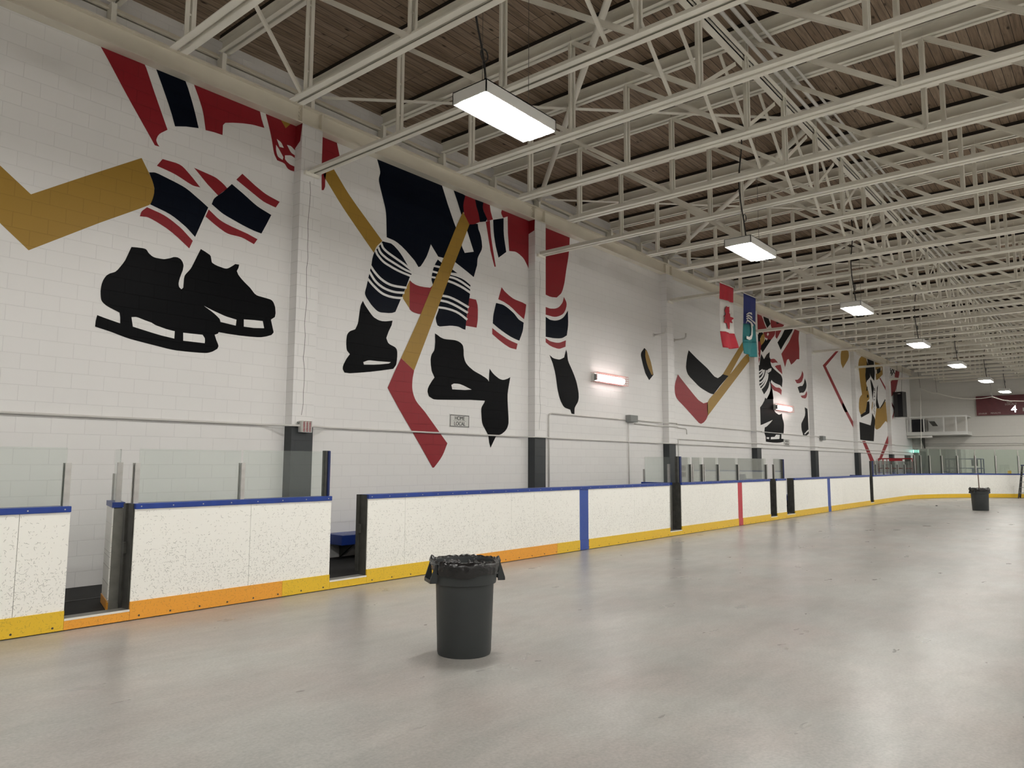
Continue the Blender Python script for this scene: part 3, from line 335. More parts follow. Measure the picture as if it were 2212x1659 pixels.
('painted_glove','red hockey glove on a gold stick end painted below the flags',[('R',0,[(27.24,7.484),(27.81,7.506),(28.02,7.341),(28.22,7.118),(28.32,7.047),(28.43,6.978),(28.21,6.852),(28.12,6.821),(27.92,6.781),(27.17,6.661)]),('K',0,[(28.03,7.499),(28.59,7.501),(28.83,7.237),(28.65,7.131),(28.47,7.027),(28.16,7.278)]),('R',0,[(28.85,7.471),(29.4,7.496),(30.53,7.52),(30.34,7.398),(30.27,7.361),(29.77,7.178),(29.19,6.971),(28.95,7.093),(28.87,7.162),(28.83,7.266)]),('K',1,[(29.39,7.495),(30.19,7.514),(29.86,7.427),(29.53,7.341)]),('K',0,[(27.18,6.689),(27.9,6.79),(28.11,6.707),(27.69,6.511),(27.68,6.37),(27.15,6.301)]),('R',0,[(28.05,6.853),(29.36,7.112),(29.31,6.927),(29.26,6.865),(29.18,6.801),(28.85,6.608),(28.64,6.566),(28.43,6.524),(28.23,6.604),(28.13,6.661),(28.04,6.754)]),('K',0,[(28.85,6.608),(27.9,5.981),(27.7,6.095),(27.75,6.207),(27.78,6.244),(28.09,6.423),(28.24,6.556)]),('G',1,[(28.07,6.758),(28.16,6.665),(28.17,6.631),(28.15,6.53),(28.12,6.474),(28.08,6.422),(28.02,6.375),(27.77,6.243),(27.69,6.38),(27.68,6.426),(27.72,6.518),(27.8,6.609),(27.86,6.648)]),('W',1,[(28.52,6.849),(28.63,6.807),(28.48,6.7),(28.39,6.759)]),('W',1,[(28.36,6.627),(28.45,6.583),(28.34,6.499),(28.28,6.56)]),('R',0,[(27.15,6.329),(27.72,6.403),(27.78,6.244),(27.59,5.668),(27.43,5.458),(27.22,5.409),(27.08,5.408)]),('W',1,[(27.44,6.091),(27.5,5.933),(27.45,5.927),(27.4,6.087)]),('W',1,[(27.46,5.873),(27.55,5.733),(27.5,5.718),(27.44,5.857)]),('R',0,[(29.4,7.117),(30.13,7.222),(29.83,7.001),(29.66,6.864),(29.48,6.72),(29.35,6.766),(29.33,6.787),(29.33,6.851)])]),
('painted_pants','black hockey pants and white ringed sock painted below the flags',[('K',0,[(27.75,5.908),(28.02,5.733),(28.31,5.944),(28.39,5.982),(28.64,6.088),(28.6,5.888),(28.7,5.808),(28.69,5.672),(28.78,5.555),(28.83,5.522),(29.05,5.452),(29.31,5.388),(29.76,5.294),(29.86,5.245),(29.92,5.186),(29.95,5.12),(29.95,5.05),(29.86,4.78),(29.7,4.839),(29.64,4.853),(29.18,4.884),(29.03,4.903),(28.85,4.94),(28.73,4.986),(28.66,4.903),(28.66,4.876),(28.79,4.619),(28.84,4.435),(28.88,4.237),(28.2,4.19),(28.41,4.367),(28.51,4.476),(28.59,4.588),(28.62,4.689),(28.61,4.782),(28.52,4.924),(28.47,4.771),(28.37,4.642),(28.19,4.513),(27.91,4.352),(27.71,4.496),(27.54,4.596),(27.23,4.825),(27.2,4.872),(27.18,5.017),(27.2,5.411),(27.54,5.447),(27.64,5.72)]),('W',1,[(27.15,5.1),(27.44,5.15),(27.54,5.173),(27.63,5.201),(27.87,5.291),(27.79,5.325),(27.56,5.238),(27.49,5.216),(27.41,5.197),(27.13,5.149)]),('W',1,[(27.14,4.974),(27.44,5.024),(27.54,5.048),(27.62,5.08),(27.7,5.115),(27.88,5.214),(27.98,5.298),(27.86,5.309),(27.77,5.23),(27.73,5.204),(27.54,5.113),(27.48,5.089),(27.4,5.07),(27.12,5.023)]),('W',1,[(27.13,4.803),(27.46,4.865),(27.57,4.896),(27.67,4.935),(27.76,4.978),(27.84,5.026),(27.91,5.078),(27.97,5.134),(28.09,5.313),(27.95,5.312),(27.83,5.138),(27.78,5.089),(27.72,5.045),(27.65,5.004),(27.49,4.936),(27.41,4.912),(27.1,4.853)]),('W',1,[(27.24,4.684),(27.61,4.762),(27.74,4.8),(27.84,4.848),(27.94,4.901),(28.02,4.959),(28.1,5.023),(28.17,5.093),(28.33,5.322),(28.18,5.321),(28.03,5.097),(27.97,5.032),(27.82,4.922),(27.74,4.876),(27.65,4.837),(27.55,4.806),(27.2,4.733)]),('W',1,[(27.49,4.591),(27.78,4.71),(27.87,4.756),(27.96,4.806),(28.1,4.913),(28.23,5.034),(28.37,5.23),(28.24,5.23),(28.1,5.037),(28.05,4.979),(27.92,4.873),(27.77,4.778),(27.69,4.737),(27.41,4.621)]),('W',1,[(27.64,4.502),(27.94,4.648),(28.03,4.705),(28.12,4.769),(28.28,4.907),(28.34,4.973),(28.38,5.033),(28.44,5.195),(28.3,5.188),(28.23,5.031),(28.19,4.976),(28.07,4.848),(27.91,4.723),(27.82,4.672),(27.54,4.53)]),('W',1,[(28.29,5.318),(28.48,5.396),(28.6,5.43),(28.78,5.456),(28.76,5.401),(28.73,5.346),(28.4,5.225),(28.31,5.245)]),('R',1,[(28.69,5.807),(28.98,5.855),(29.06,5.864),(29.17,5.859),(29.32,5.822),(29.5,5.744),(29.36,5.739),(29.21,5.728),(28.92,5.674),(28.86,5.673),(28.7,5.688)]),('R',0,[(29.14,5.569),(29.38,5.639),(29.8,5.699),(29.91,5.509),(29.94,5.419),(29.96,5.328),(29.51,5.441)]),('R',0,[(28.66,4.876),(28.89,4.791),(29.12,4.737),(29.21,4.727),(29.3,4.727),(29.5,4.743),(29.58,4.742),(29.66,4.73),(29.83,4.67),(29.75,4.449),(29.65,4.501),(29.54,4.53),(29.28,4.566),(29.02,4.577),(28.95,4.586),(28.84,4.624),(28.76,4.675),(28.73,4.718)])]),
('painted_pants','ragged red pants with black stripe painted left of the fifth pillar',[('R',0,[(31.73,7.513),(32.27,7.544),(32.12,7.206),(32.09,7.097),(32.08,6.983),(32.13,6.635),(32.08,6.18),(31.76,6.145),(31.39,5.967),(31.04,5.832),(30.76,6.049),(30.58,5.988),(30.54,5.965),(30.31,5.652),(29.93,6.162),(30.88,6.784)]),('K',0,[(30.51,7.322),(31.46,7.474),(31.33,7.315),(31.27,7.263),(30.45,6.73),(30.16,6.522),(29.88,6.317),(29.53,6.581),(29.98,6.874)])]),
('painted_sock','curved red and black sock painted left of the fifth pillar',[('R',0,[(32.38,5.715),(32.51,5.624),(32.54,5.551),(32.49,5.421),(32.34,5.264),(32.22,5.194),(32.06,5.148),(31.9,5.119),(31.65,5.102),(31.43,5.228),(31.72,5.258),(31.81,5.278),(32.0,5.352),(32.16,5.439),(32.25,5.513),(32.34,5.618)]),('K',0,[(32.68,5.406),(32.83,5.283),(32.88,5.191),(32.88,5.09),(32.83,4.993),(32.67,4.86),(32.44,4.76),(32.13,4.736),(32.04,4.72),(31.96,4.699),(31.73,4.939),(32.02,5.012),(32.35,5.048),(32.56,5.18)]),('R',0,[(32.9,4.877),(32.93,4.731),(32.87,4.645),(32.79,4.572),(32.64,4.52),(32.25,4.518),(32.07,4.602),(32.31,4.628),(32.6,4.674)])]),
('painted_skate','black hockey skates painted beside the second wall light',[('K',0,[(28.46,4.416),(28.59,4.589),(28.63,4.607),(28.78,4.649),(28.82,4.443),(28.86,4.013),(28.88,3.904),(28.92,3.808),(28.98,3.756),(29.08,3.713),(29.4,3.647),(29.61,3.674),(29.76,3.72),(29.79,3.554),(29.89,3.422),(29.94,3.333),(29.95,3.241),(29.93,3.13),(29.87,2.904),(29.62,2.888),(29.6,2.692),(29.85,2.691),(29.82,2.577),(29.46,2.538),(29.06,2.521),(28.64,2.517),(28.15,2.528),(27.94,2.538),(27.94,2.726),(27.85,2.824),(27.82,2.898),(27.83,2.959),(27.88,3.084),(28.03,3.108),(28.16,3.153),(28.48,3.283),(28.72,3.405),(27.7,3.191),(27.32,3.125),(27.24,3.172),(27.31,3.317),(27.22,3.384),(27.22,3.725),(27.41,3.793),(27.68,3.939),(27.92,4.114),(28.01,4.237),(28.16,4.189)]),('W',1,[(28.03,2.714),(28.3,2.714),(28.26,2.64),(28.03,2.649)]),('W',1,[(29.03,2.839),(29.44,2.845),(29.38,2.678),(28.45,2.638),(28.46,2.726),(28.86,2.745)]),('K',0,[(32.54,4.131),(32.88,4.085),(32.91,3.939),(32.93,3.2),(32.95,3.005),(32.6,2.904),(32.17,2.907),(32.18,2.943),(32.17,2.979),(32.05,3.119),(32.02,3.257),(32.03,3.392),(32.09,3.452),(32.43,3.681),(32.54,3.783),(32.59,3.921)]),('W',1,[(32.87,3.182),(32.94,3.119),(32.67,3.032),(32.4,2.946),(32.36,2.985)])]),
('painted_net_frame','red goal frame lines painted around the goalie',[('R',0,[(38.08,7.333),(37.66,7.283),(35.27,6.246),(38.47,4.253),(38.97,4.281),(35.73,6.255)]),('R',0,[(38.14,4.74),(39.62,3.953),(39.95,3.748),(40.01,3.677),(39.96,3.442),(38.43,4.305),(38.11,4.507),(38.07,4.56)]),('R',0,[(41.33,2.899),(41.93,2.914),(43.74,1.73),(43.07,1.595)]),('R',0,[(46.88,3.403),(47.01,3.104),(46.95,3.004),(46.6,2.78),(45.04,1.942),(44.74,1.94),(44.44,1.938)]),('R',0,[(47.64,5.586),(47.82,5.479),(48.57,5.19),(48.76,5.097),(48.82,4.981),(48.75,4.854),(48.56,4.686),(47.72,4.025),(47.62,4.169),(47.64,4.219),(48.39,4.732),(48.51,4.901),(48.39,5.039),(47.63,5.367),(47.6,5.418)]),('R',0,[(45.46,6.577),(45.7,6.623),(46.67,6.231),(46.89,6.128),(46.92,6.089),(46.86,5.953)])]),
('painted_goalie','black and gold goalie with white stick painted near the end wall',[('G',0,[(38.44,7.409),(39.53,7.542),(39.61,7.209),(39.54,7.09),(39.34,6.938),(38.44,6.43),(38.2,6.616),(38.16,6.684),(38.14,6.891),(38.18,7.105),(38.23,7.179)]),('K',0,[(40.83,7.634),(44.39,7.637),(44.56,6.849),(44.53,6.719),(44.33,6.321),(43.83,6.451),(43.56,6.564),(43.46,6.683),(43.36,6.964),(43.04,7.434),(42.9,7.515),(42.78,7.535),(42.33,7.553),(41.82,7.415),(41.55,7.519),(41.44,7.54),(41.3,7.545),(40.81,7.521)]),('K',0,[(42.91,7.332),(43.25,7.129),(43.33,7.054),(43.4,6.929),(43.53,6.47),(43.2,6.325),(42.84,6.202),(42.7,6.103),(42.56,5.995),(42.55,6.517),(42.66,6.801),(42.92,7.103)]),('K',0,[(43.5,6.329),(43.71,6.302),(43.96,6.128),(44.17,5.921),(44.16,5.85),(43.98,5.626),(43.94,5.52),(43.81,5.15),(43.72,5.606)]),('K',0,[(45.11,6.163),(44.89,5.694),(44.83,5.37),(44.92,5.164),(45.23,4.864),(44.67,4.784),(44.47,4.946),(44.44,5.005),(44.49,5.15),(44.75,5.684),(44.85,5.975)]),('K',0,[(42.64,5.038),(43.08,5.101),(43.12,4.875),(43.05,4.523),(42.96,4.434),(42.14,4.278),(41.36,4.127),(41.26,4.261),(42.22,4.483),(42.5,4.792)]),('G',1,[(42.32,7.552),(42.73,7.542),(42.93,7.38),(42.95,7.249),(42.91,7.102),(42.65,6.8),(42.57,6.656),(42.54,6.516),(42.55,6.292),(42.65,5.986),(43.01,5.621),(43.13,5.417),(43.16,5.323),(43.13,5.251),(43.09,5.215),(42.73,5.085),(42.64,5.037),(42.39,4.648),(42.31,4.575),(42.19,4.506),(42.01,4.442),(41.32,4.264),(41.08,4.407),(41.03,4.459),(41.0,4.609),(41.04,4.853),(41.15,5.082),(41.27,5.173),(41.42,5.255),(41.71,5.365),(41.44,6.099),(41.35,6.536),(41.25,6.78),(41.26,6.936),(41.41,7.167),(41.58,7.283),(41.92,7.433)]),('K',2,[(42.69,5.869),(42.85,5.86),(42.78,5.648),(42.56,5.621)]),('K',2,[(42.7,5.438),(42.99,5.414),(42.92,5.272),(42.63,5.274)]),('G',0,[(44.48,7.635),(46.32,7.658),(46.31,6.874),(45.17,6.478),(45.07,6.458),(44.75,6.417),(44.64,7.39),(44.59,7.497)]),('W',1,[(44.56,7.632),(44.74,7.64),(44.76,7.511),(44.54,7.535)]),('K',1,[(44.99,7.034),(45.85,7.218),(45.8,6.971),(45.08,6.768)]),('W',1,[(45.9,7.248),(46.14,7.272),(46.06,7.093),(45.87,7.05)]),('W',1,[(44.75,6.987),(44.96,7.008),(44.94,6.792),(44.76,6.762)]),('G',0,[(44.51,4.823),(45.01,4.815),(45.31,4.852),(45.58,4.925),(45.86,5.019),(46.36,5.264),(46.68,5.324),(46.83,4.084),(46.46,4.184),(45.74,3.947),(45.26,3.77),(44.99,3.706),(44.64,3.641),(44.36,3.604),(44.02,3.665),(44.03,4.082),(44.4,4.611)]),('K',1,[(45.23,4.847),(45.87,5.116),(46.54,5.451),(46.65,5.399),(46.25,5.181),(45.93,5.041),(45.37,4.837)]),('K',1,[(40.88,3.884),(43.13,3.786),(43.4,4.116),(43.56,4.491),(44.02,4.242),(44.1,4.149),(44.1,4.037),(44.04,3.913),(43.9,3.661),(43.63,2.938),(41.67,2.942),(40.91,2.957)]),('G',0,[(43.72,5.108),(43.86,5.136),(43.74,4.851),(43.6,4.649),(43.56,4.582),(43.48,4.743)])]),
('painted_blocker','red pad with black net lines painted at the end of the wall',[('R',0,[(47.28,6.618),(47.87,6.57),(48.74,6.875),(50.16,7.03),(49.62,6.467),(49.22,6.149),(48.71,5.912),(48.53,5.843),(48.19,5.74),(47.83,5.642),(47.74,5.465),(47.78,5.415),(47.98,5.334),(48.79,5.077),(48.82,5.043),(48.75,4.923),(47.63,5.379),(47.32,5.56),(47.28,5.628),(47.26,5.823)]),('R',0,[(49.73,7.575),(50.6,7.598),(50.36,7.219),(50.16,7.03),(49.18,6.966),(49.21,7.111)]),('K',0,[(47.52,7.55),(47.52,6.788),(47.7,6.807),(47.71,7.572)]),('K',0,[(47.81,7.157),(48.56,7.56),(48.39,7.564),(47.65,7.162)]),('K',0,[(47.86,6.911),(49.07,7.562),(48.91,7.566),(47.7,6.916)]),('K',0,[(48.44,6.99),(49.5,7.581),(49.33,7.583),(48.27,6.994)]),('K',0,[(47.77,7.506),(48.49,7.047),(48.67,7.08),(47.94,7.541)]),('K',0,[(48.39,7.57),(49.13,7.158),(49.32,7.194),(48.57,7.606)]),('K',0,[(48.92,7.596),(49.6,7.356),(49.78,7.397),(49.09,7.637)])])
]
# ---------------------------------------------------------------- the hall
X0, X1, YL, YR, ZD = -14.0, 53.1, 10.62, -20.0, 8.31
PIL = [7.12, 13.54, 20.0, 26.75, 33.3, 40.0, 47.0]
g = G().box((X0-.3, YR-.3, -.25), (X1+.3, YL+.3, 0)); obj('floor', g, MT['floor'], kind='structure')
g = G().box((X0-.3, YL, 0), (X1+.3, YL+.3, ZD)); wall = obj('wall_left', g, MT['wallp'], kind='structure')
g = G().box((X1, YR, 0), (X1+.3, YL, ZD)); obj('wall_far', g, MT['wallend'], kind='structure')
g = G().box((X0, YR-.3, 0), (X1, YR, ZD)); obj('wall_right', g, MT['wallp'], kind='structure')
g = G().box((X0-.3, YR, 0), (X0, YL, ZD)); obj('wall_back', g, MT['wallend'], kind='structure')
g = G().box((X0-.3, YR-.3, ZD), (X1+.3, YL+.3, ZD+.25)); obj('ceiling', g, MT['deck'], kind='structure')
for i, px in enumerate(PIL):
    g = G().box((px-.205, 10.42, 0), (px+.205, YL, 7.42))
    p = obj('pillar_%d' % (i+1), g, MT['pillp'], kind='structure')
    if i == 0:
        obj('painted_glove', G().poly([(px-.208, 10.47, 7.12), (px-.208, 10.62, 7.02), (px-.208, 10.62, 7.42), (px-.208, 10.42, 7.42)]), MT['P_R'], p, label='red paint wrapping the pillar top')
    if i == 1:
        obj('painted_pants', G().poly([(px-.208, 10.44, 7.16), (px-.208, 10.62, 7.1), (px-.208, 10.62, 7.42), (px-.208, 10.43, 7.42)]), MT['P_R'], p, label='red paint wrapping the pillar top')
    if i < 2:
        random.seed(i); z = 6.45; x = px-.02; c = []
        while z > 2.35: c.append((x, z)); z -= .19; x = px-.02+random.uniform(-.022, .022)
        cg = G()
        for (xa, za), (xb, zb) in zip(c, c[1:]): cg.poly([(xa-.004, 10.4185, za), (xa+.004, 10.4185, za), (xb+.004, 10.4185, zb), (xb-.004, 10.4185, zb)])
        obj('crack', cg, MT['crack'], p)
# painted figures on the long wall
PM = {'R': 'P_R', 'N': 'P_N', 'K': 'P_K', 'G': 'P_G', 'W': 'P_W'}
for nm, lb, shapes in MURAL:
    used = sorted({c for c, _, _ in shapes}); g = G()
    for c, lay, P in shapes: g.poly([(x, YL-.003-.002*lay, z) for x, z in P], used.index(c))
    o = obj(nm, g, [MT[PM[c]] for c in used], wall, label=lb)
    if nm == 'painted_goalie':
        for ch, (x, z) in zip('WEIHS', ((44.02, 4.66), (44.07, 4.95), (44.12, 5.25), (44.2, 5.55), (44.3, 5.83))):
            letters('stick_letter', ch, .30, (x, YL-.012, z), (radians(90), radians(-100), 0), MT['ink'], o, .001, sx=1.5)

# edge beam on the pillars, with stiffeners at each pillar and a ledger angle behind it
g = G()
g.box((X0, 10.425, 7.425), (X1, 10.615, 7.45)).box((X0, 10.425, 7.735), (X1, 10.615, 7.76)).box((X0, 10.50, 7.45), (X1, 10.53, 7.735))
g.box((X0, 10.58, 7.97), (X1, 10.615, 8.06)).box((X0, 10.52, 7.97), (X1, 10.60, 7.985))
beam = obj('beam_left', g, MT['beam'], kind='structure')
for px in PIL:
    for dx in (-.2, .2):
        obj('stiffener', G().box((px+dx-.012, 10.43, 7.45), (px+dx+.012, 10.50, 7.735)), MT['beam'], beam)
    b = G()
    for dx in (-.225, .225):
        for k in range(4): b.box((px+dx-.012, 10.485, 7.49+k*.065), (px+dx+.012, 10.503, 7.51+k*.065))
    obj('bolt_row', b, MT['beam'], beam)

# ---------------------------------------------------------------- roof trusses
YE, YT0, YEND = 8.43, 10.47, -19.6
ST = MT['steel']
def chordmesh(y0):
    g = G()
    for s in (-1, 1):
        a, b = s*.018, s*.108
        g.box((a, y0, 0), (b, YEND, .012)).box((a, y0, 0), (s*.030, YEND, .10))
    return mesh_of('bottom_chord', g, ST)
me_b, me_bl = chordmesh(YE), chordmesh(10.418)
g = G()
for s in (-1, 1):
    a = s*.016
    g.box((a, YT0, 1.46), (s*.030, YEND, 1.655)).box((a, YT0, 1.46), (s*.088, YEND, 1.473)).box((a, YT0, 1.642), (s*.088, YEND, 1.655))
me_t = mesh_of('top_chord', g, ST)
me_n = mesh_of('chord_strip', G().box((-.075, YT0, 1.656), (.075, YEND, 1.73)), MT['chord_strip'])  # very dark strip filling the gap between top chord and deck
g = G().box((-.08, 10.44, 1.17), (.08, 10.60, 1.19)).box((-.035, 10.44, 1.19), (.035, 10.60, 1.46)); me_s = mesh_of('bearing_seat', g, ST)
g = G()
for s in (-1, 1): g.box((s*.014, -.034, .02), (s*.028, .034, 1.60)).box((s*.014, -.034, .02), (s*.066, -.022, 1.60))
for z in (.35, .85, 1.3): g.box((-.016, -.02, z), (.016, .02, z+.03))
me_v = mesh_of('vertical_angle_pair', g, ST)
g = G().box((-.014, -.034, .02), (.05, -.020, 1.60)).box((.028, -.034, .02), (.05, .03, 1.60)).box((-.03, -.034, .02), (-.014, .03, 1.6)); me_v1 = mesh_of('vertical_angle', g, ST)
g = G()
for s in (-1, 1): g.bar((s*.032, 0, 1.50), (s*.032, -2.07, .06), .012, .062)
me_d = mesh_of('diagonal', g, ST)
g = G().box((-.012, -.13, -.0), (.012, .13, .13)); me_g = mesh_of('gusset', g, ST)
YV = [8.2-2.07*k for k in range(7)]
TX = []
for k in range(5, 0, -1): TX.append((PIL[0]-1.635*k, 'cream roof truss, %s one short of the first pillar' % ORD[k-1], False))
for i, px in enumerate(PIL):
    TX.append((px, 'cream roof truss whose lower chord runs into the %s pillar' % ORD[i], True))
    st = (PIL[i+1]-px)/4 if i < 6 else 1.62
    for k in range(1, 4 if i < 6 else 3): TX.append((px+st*k, 'cream roof truss, %s one past the %s pillar' % (ORD[k-1], ORD[i]), False))
for x, lb, long_ in TX:
    if x < .6: continue
    t = thing('roof_truss', (x, 0, 6.58), lb, 'roof truss', 'cream steel trusses under the plank roof')
    def ch(name, me, loc=(0, 0, 0)):
        o = bpy.data.objects.new(name, me); COL.objects.link(o); o.parent = t; o.location = loc; return o
    ch('top_chord', me_t); ch('chord_strip', me_n)['label'] = 'dark strip filling the gap under the deck'; ch('bottom_chord', me_bl if long_ else me_b); ch('bearing_seat', me_s)
    if long_: obj('bracket', G().box((x-.15, 10.36, 6.53), (x+.13, 10.42, 6.60)), ST, t)
    for k, y in enumerate(YV):
        ch('vertical', me_v if k < 4 else me_v1, (0, y, 0)); ch('diagonal', me_d, (0, y, 0))
# roof bracing between the trusses
xs = [t[0] for t in TX]
for i, px in enumerate(PIL[:-1]):
    nx = PIL[i+1]
    o = obj('wind_brace', G().bar((px+.12, 10.36, 7.985), (nx-.1, 4.05, 7.985), .085, .012), ST, label='flat roof brace running from the %s pillar towards the hall middle' % ORD[i], cat='brace', group='flat braces crossing each roof bay')
    obj('wind_strut', G().tube([(nx-.12, 10.36, 7.92), (px+.12, 4.26, 7.92)], .055, 10), ST, smooth=True, label='round roof tube running back from the %s pillar' % ORD[i+1], cat='brace', group='round tubes crossing each roof bay')
q = 0
for a, b in zip(xs, xs[1:]):
    if a < .6: continue
    lab = 'thin sway brace leaning between two trusses over the rink'
    obj('sway_brace', G().bar((b, 4.47, 6.66), (a+.05, 4.47, 8.02), .045, .03), ST, label=lab, cat='brace', group='thin sway braces in the roof')
    obj('sway_brace', G().bar((a+.05, 4.16, 6.68), (b-.12, 4.16, 7.68), .012, .06), ST, label=lab, cat='brace', group='thin sway braces in the roof')
obj('sway_brace', G().bar((5.485, 8.29, 6.64), (4.35, 8.29, 8.04), .05, .035), ST, label='thin sway brace nearest the left wall short of the first pillar', cat='brace', group='thin sway braces in the roof')
g = G().box((.6, 4.06, 7.74), (52.9, 4.17, 7.755)).box((.6, 4.06, 7.74), (52.9, 4.072, 7.86)).box((.6, 3.98, 7.80), (52.9, 4.05, 7.812)).box((.6, 4.04, 7.80), (52.9, 4.05, 7.90))
obj('bridging_rail', g, ST, label='long cream steel rail running lengthwise through the roof trusses', cat='rail')
for k, (y, z, r) in enumerate(((3.91, 7.88, .03), (3.80, 7.95, .03), (3.68, 7.99, .022))):
    lb = ['nearest the steel rail', 'in the middle of three', 'farthest from the steel rail'][k]
    obj('roof_conduit', G().tube([(.6, y, z), (20, y, z), (52.9, y, z)], r, 8), MT['conduit'], smooth=True, label='thin roof conduit beside the lengthwise rail, '+lb, cat='conduit', group='conduits along the roof rail')

# ---------------------------------------------------------------- hanging lights
def lamp(x, y, label, group, drop=.010):
    t = thing('hanging_light', (x, y, 5.70), label, 'light', group)
    hx, hy, z0, z1 = .635, .255, 5.70, 5.845
    g = G()
    g.box((x-hx, y-hy, z0), (x-hx+.012, y+hy, z1)).box((x+hx-.012, y-hy, z0), (x+hx, y+hy, z1)).box((x-hx, y-hy, z0), (x+hx, y-hy+.012, z1)).box((x-hx, y+hy-.012, z0), (x+hx, y+hy, z1)).box((x-hx, y-hy, z1-.012), (x+hx, y+hy, z1))
    obj('housing', g, MT['lampbody'], t)
    g = G().box((x-hx+.015, y-hy+.025, z0-drop), (x+hx-.015, y+hy-.11, z0+.024)); obj('lens', g, MT['lens'], t, label='glowing lens')
    g = G()
    g.prism([(x-hx+.014, y+hy-.014, z0+.004), (x-hx+.014, y+hy-.108, z0+.05), (x-hx+.014, y+hy-.108, z0+.06), (x-hx+.014, y+hy-.014, z0+.014)], (2*hx-.028, 0, 0))
    obj('reflector', g, MT['lampbody'], t)
    for k in (-1, 1): obj('hanger_wire', G().tube([(x+k*.42, y, z1), (x+k*.42, y, 8.31)], .0035, 5), MT['wire'], t)
    P = []
    for i in range(13):
        s = i/12; P.append((x-.47-.28*s+.05*sin(s*9), y-.1+.05*sin(s*5), z1+s*2.1))
    obj('cord', G().tube(P, .013, 6), MT['cable'], t, smooth=True)
    obj('cord_loop', G().tube([(x-.5+.06*cos(a), y-.1, z1+.38+.07*sin(a)) for a in [2*pi*i/12 for i in range(12)]], .008, 5, closed=True), MT['cable'], t, smooth=True)
    return t
LX = [(6.28, 5.34), (13.42, 5.27), (20.42, 5.22), (27.73, 5.21), (34.57, 5.13), (41.84, 5.05), (48.56, 5.01)]
WH = ['nearest the camera, before the second pillar', 'second in the row, short of the flags', 'third in the row, past the flags', 'fourth in the row along the hall', 'fifth in the row along the hall', 'sixth in the row, second from the far wall', 'last in the row, in front of the scoreboard']
for (x, y), wn in zip(LX, WH): lamp(x, y, 'white hanging light, '+wn, 'hanging lights in the visible row')
for x in (-7.4, -.5): lamp(x, 5.3, 'unseen white hanging light behind the viewpoint, lens lowered for wall light', 'hanging lights out of view', .06)  # unseen lights, lens lowered below the housing to brighten the upper walls
for yy in (-1.8, -8.8, -15.6):  # unseen rows, deep lenses shaped to spread light onto the upper walls
    for x in (-7.4, -.5, 6.3, 13.4, 20.4, 27.6, 34.6, 41.7, 48.6): lamp(x, yy, 'unseen white hanging light over the other half of the rink, lens lowered for wall light', 'hanging lights out of view', .06)
# caged wall lights
for (x0, x1), lb in (((15.93, 17.50), 'lit caged wall light between the second and third pillars'), ((28.80, 30.62), 'lit caged wall light beside the painted black skates')):
    xm = (x0+x1)/2; z0, z1 = 3.80, 4.04
    t = thing('wall_light', (xm, 10.615, z0), lb, 'wall light', 'caged lights on the left wall')
    obj('housing', G().box((x0+.05, 10.53, z0+.02), (x1-.05, 10.617, z1-.02)), MT['lampbody'], t)
    gg = G(); prof = [(10.53, z0+.045), (10.47, z0+.06), (10.45, 3.92), (10.47, z1-.06), (10.53, z1-.045)]
    gg.prism([(x0+.10, y, z) for y, z in prof], (x1-x0-.22, 0, 0)); obj('lens', gg, MT['wlens'], t, label='glowing lens')
    obj('end_cap', G().box((x0+.04, 10.46, z0+.04), (x0+.095, 10.53, z1-.04)), MT['boxgrey'], t)
    gg = G()
    for z in (z0, 3.86, 3.92, 3.98, z1): gg.tube([(x0, 10.42, z), (x1, 10.42, z)], .005, 5)
    n = 14
    for k in range(n+1):
        xx = x0+(x1-x0)*k/n; gg.tube([(xx, 10.61, z0), (xx, 10.42, z0), (xx, 10.42, z1), (xx, 10.61, z1)], .003, 4)
    obj('wire_guard', gg, MT['redwire'], t, label='pinkish red wire guard')
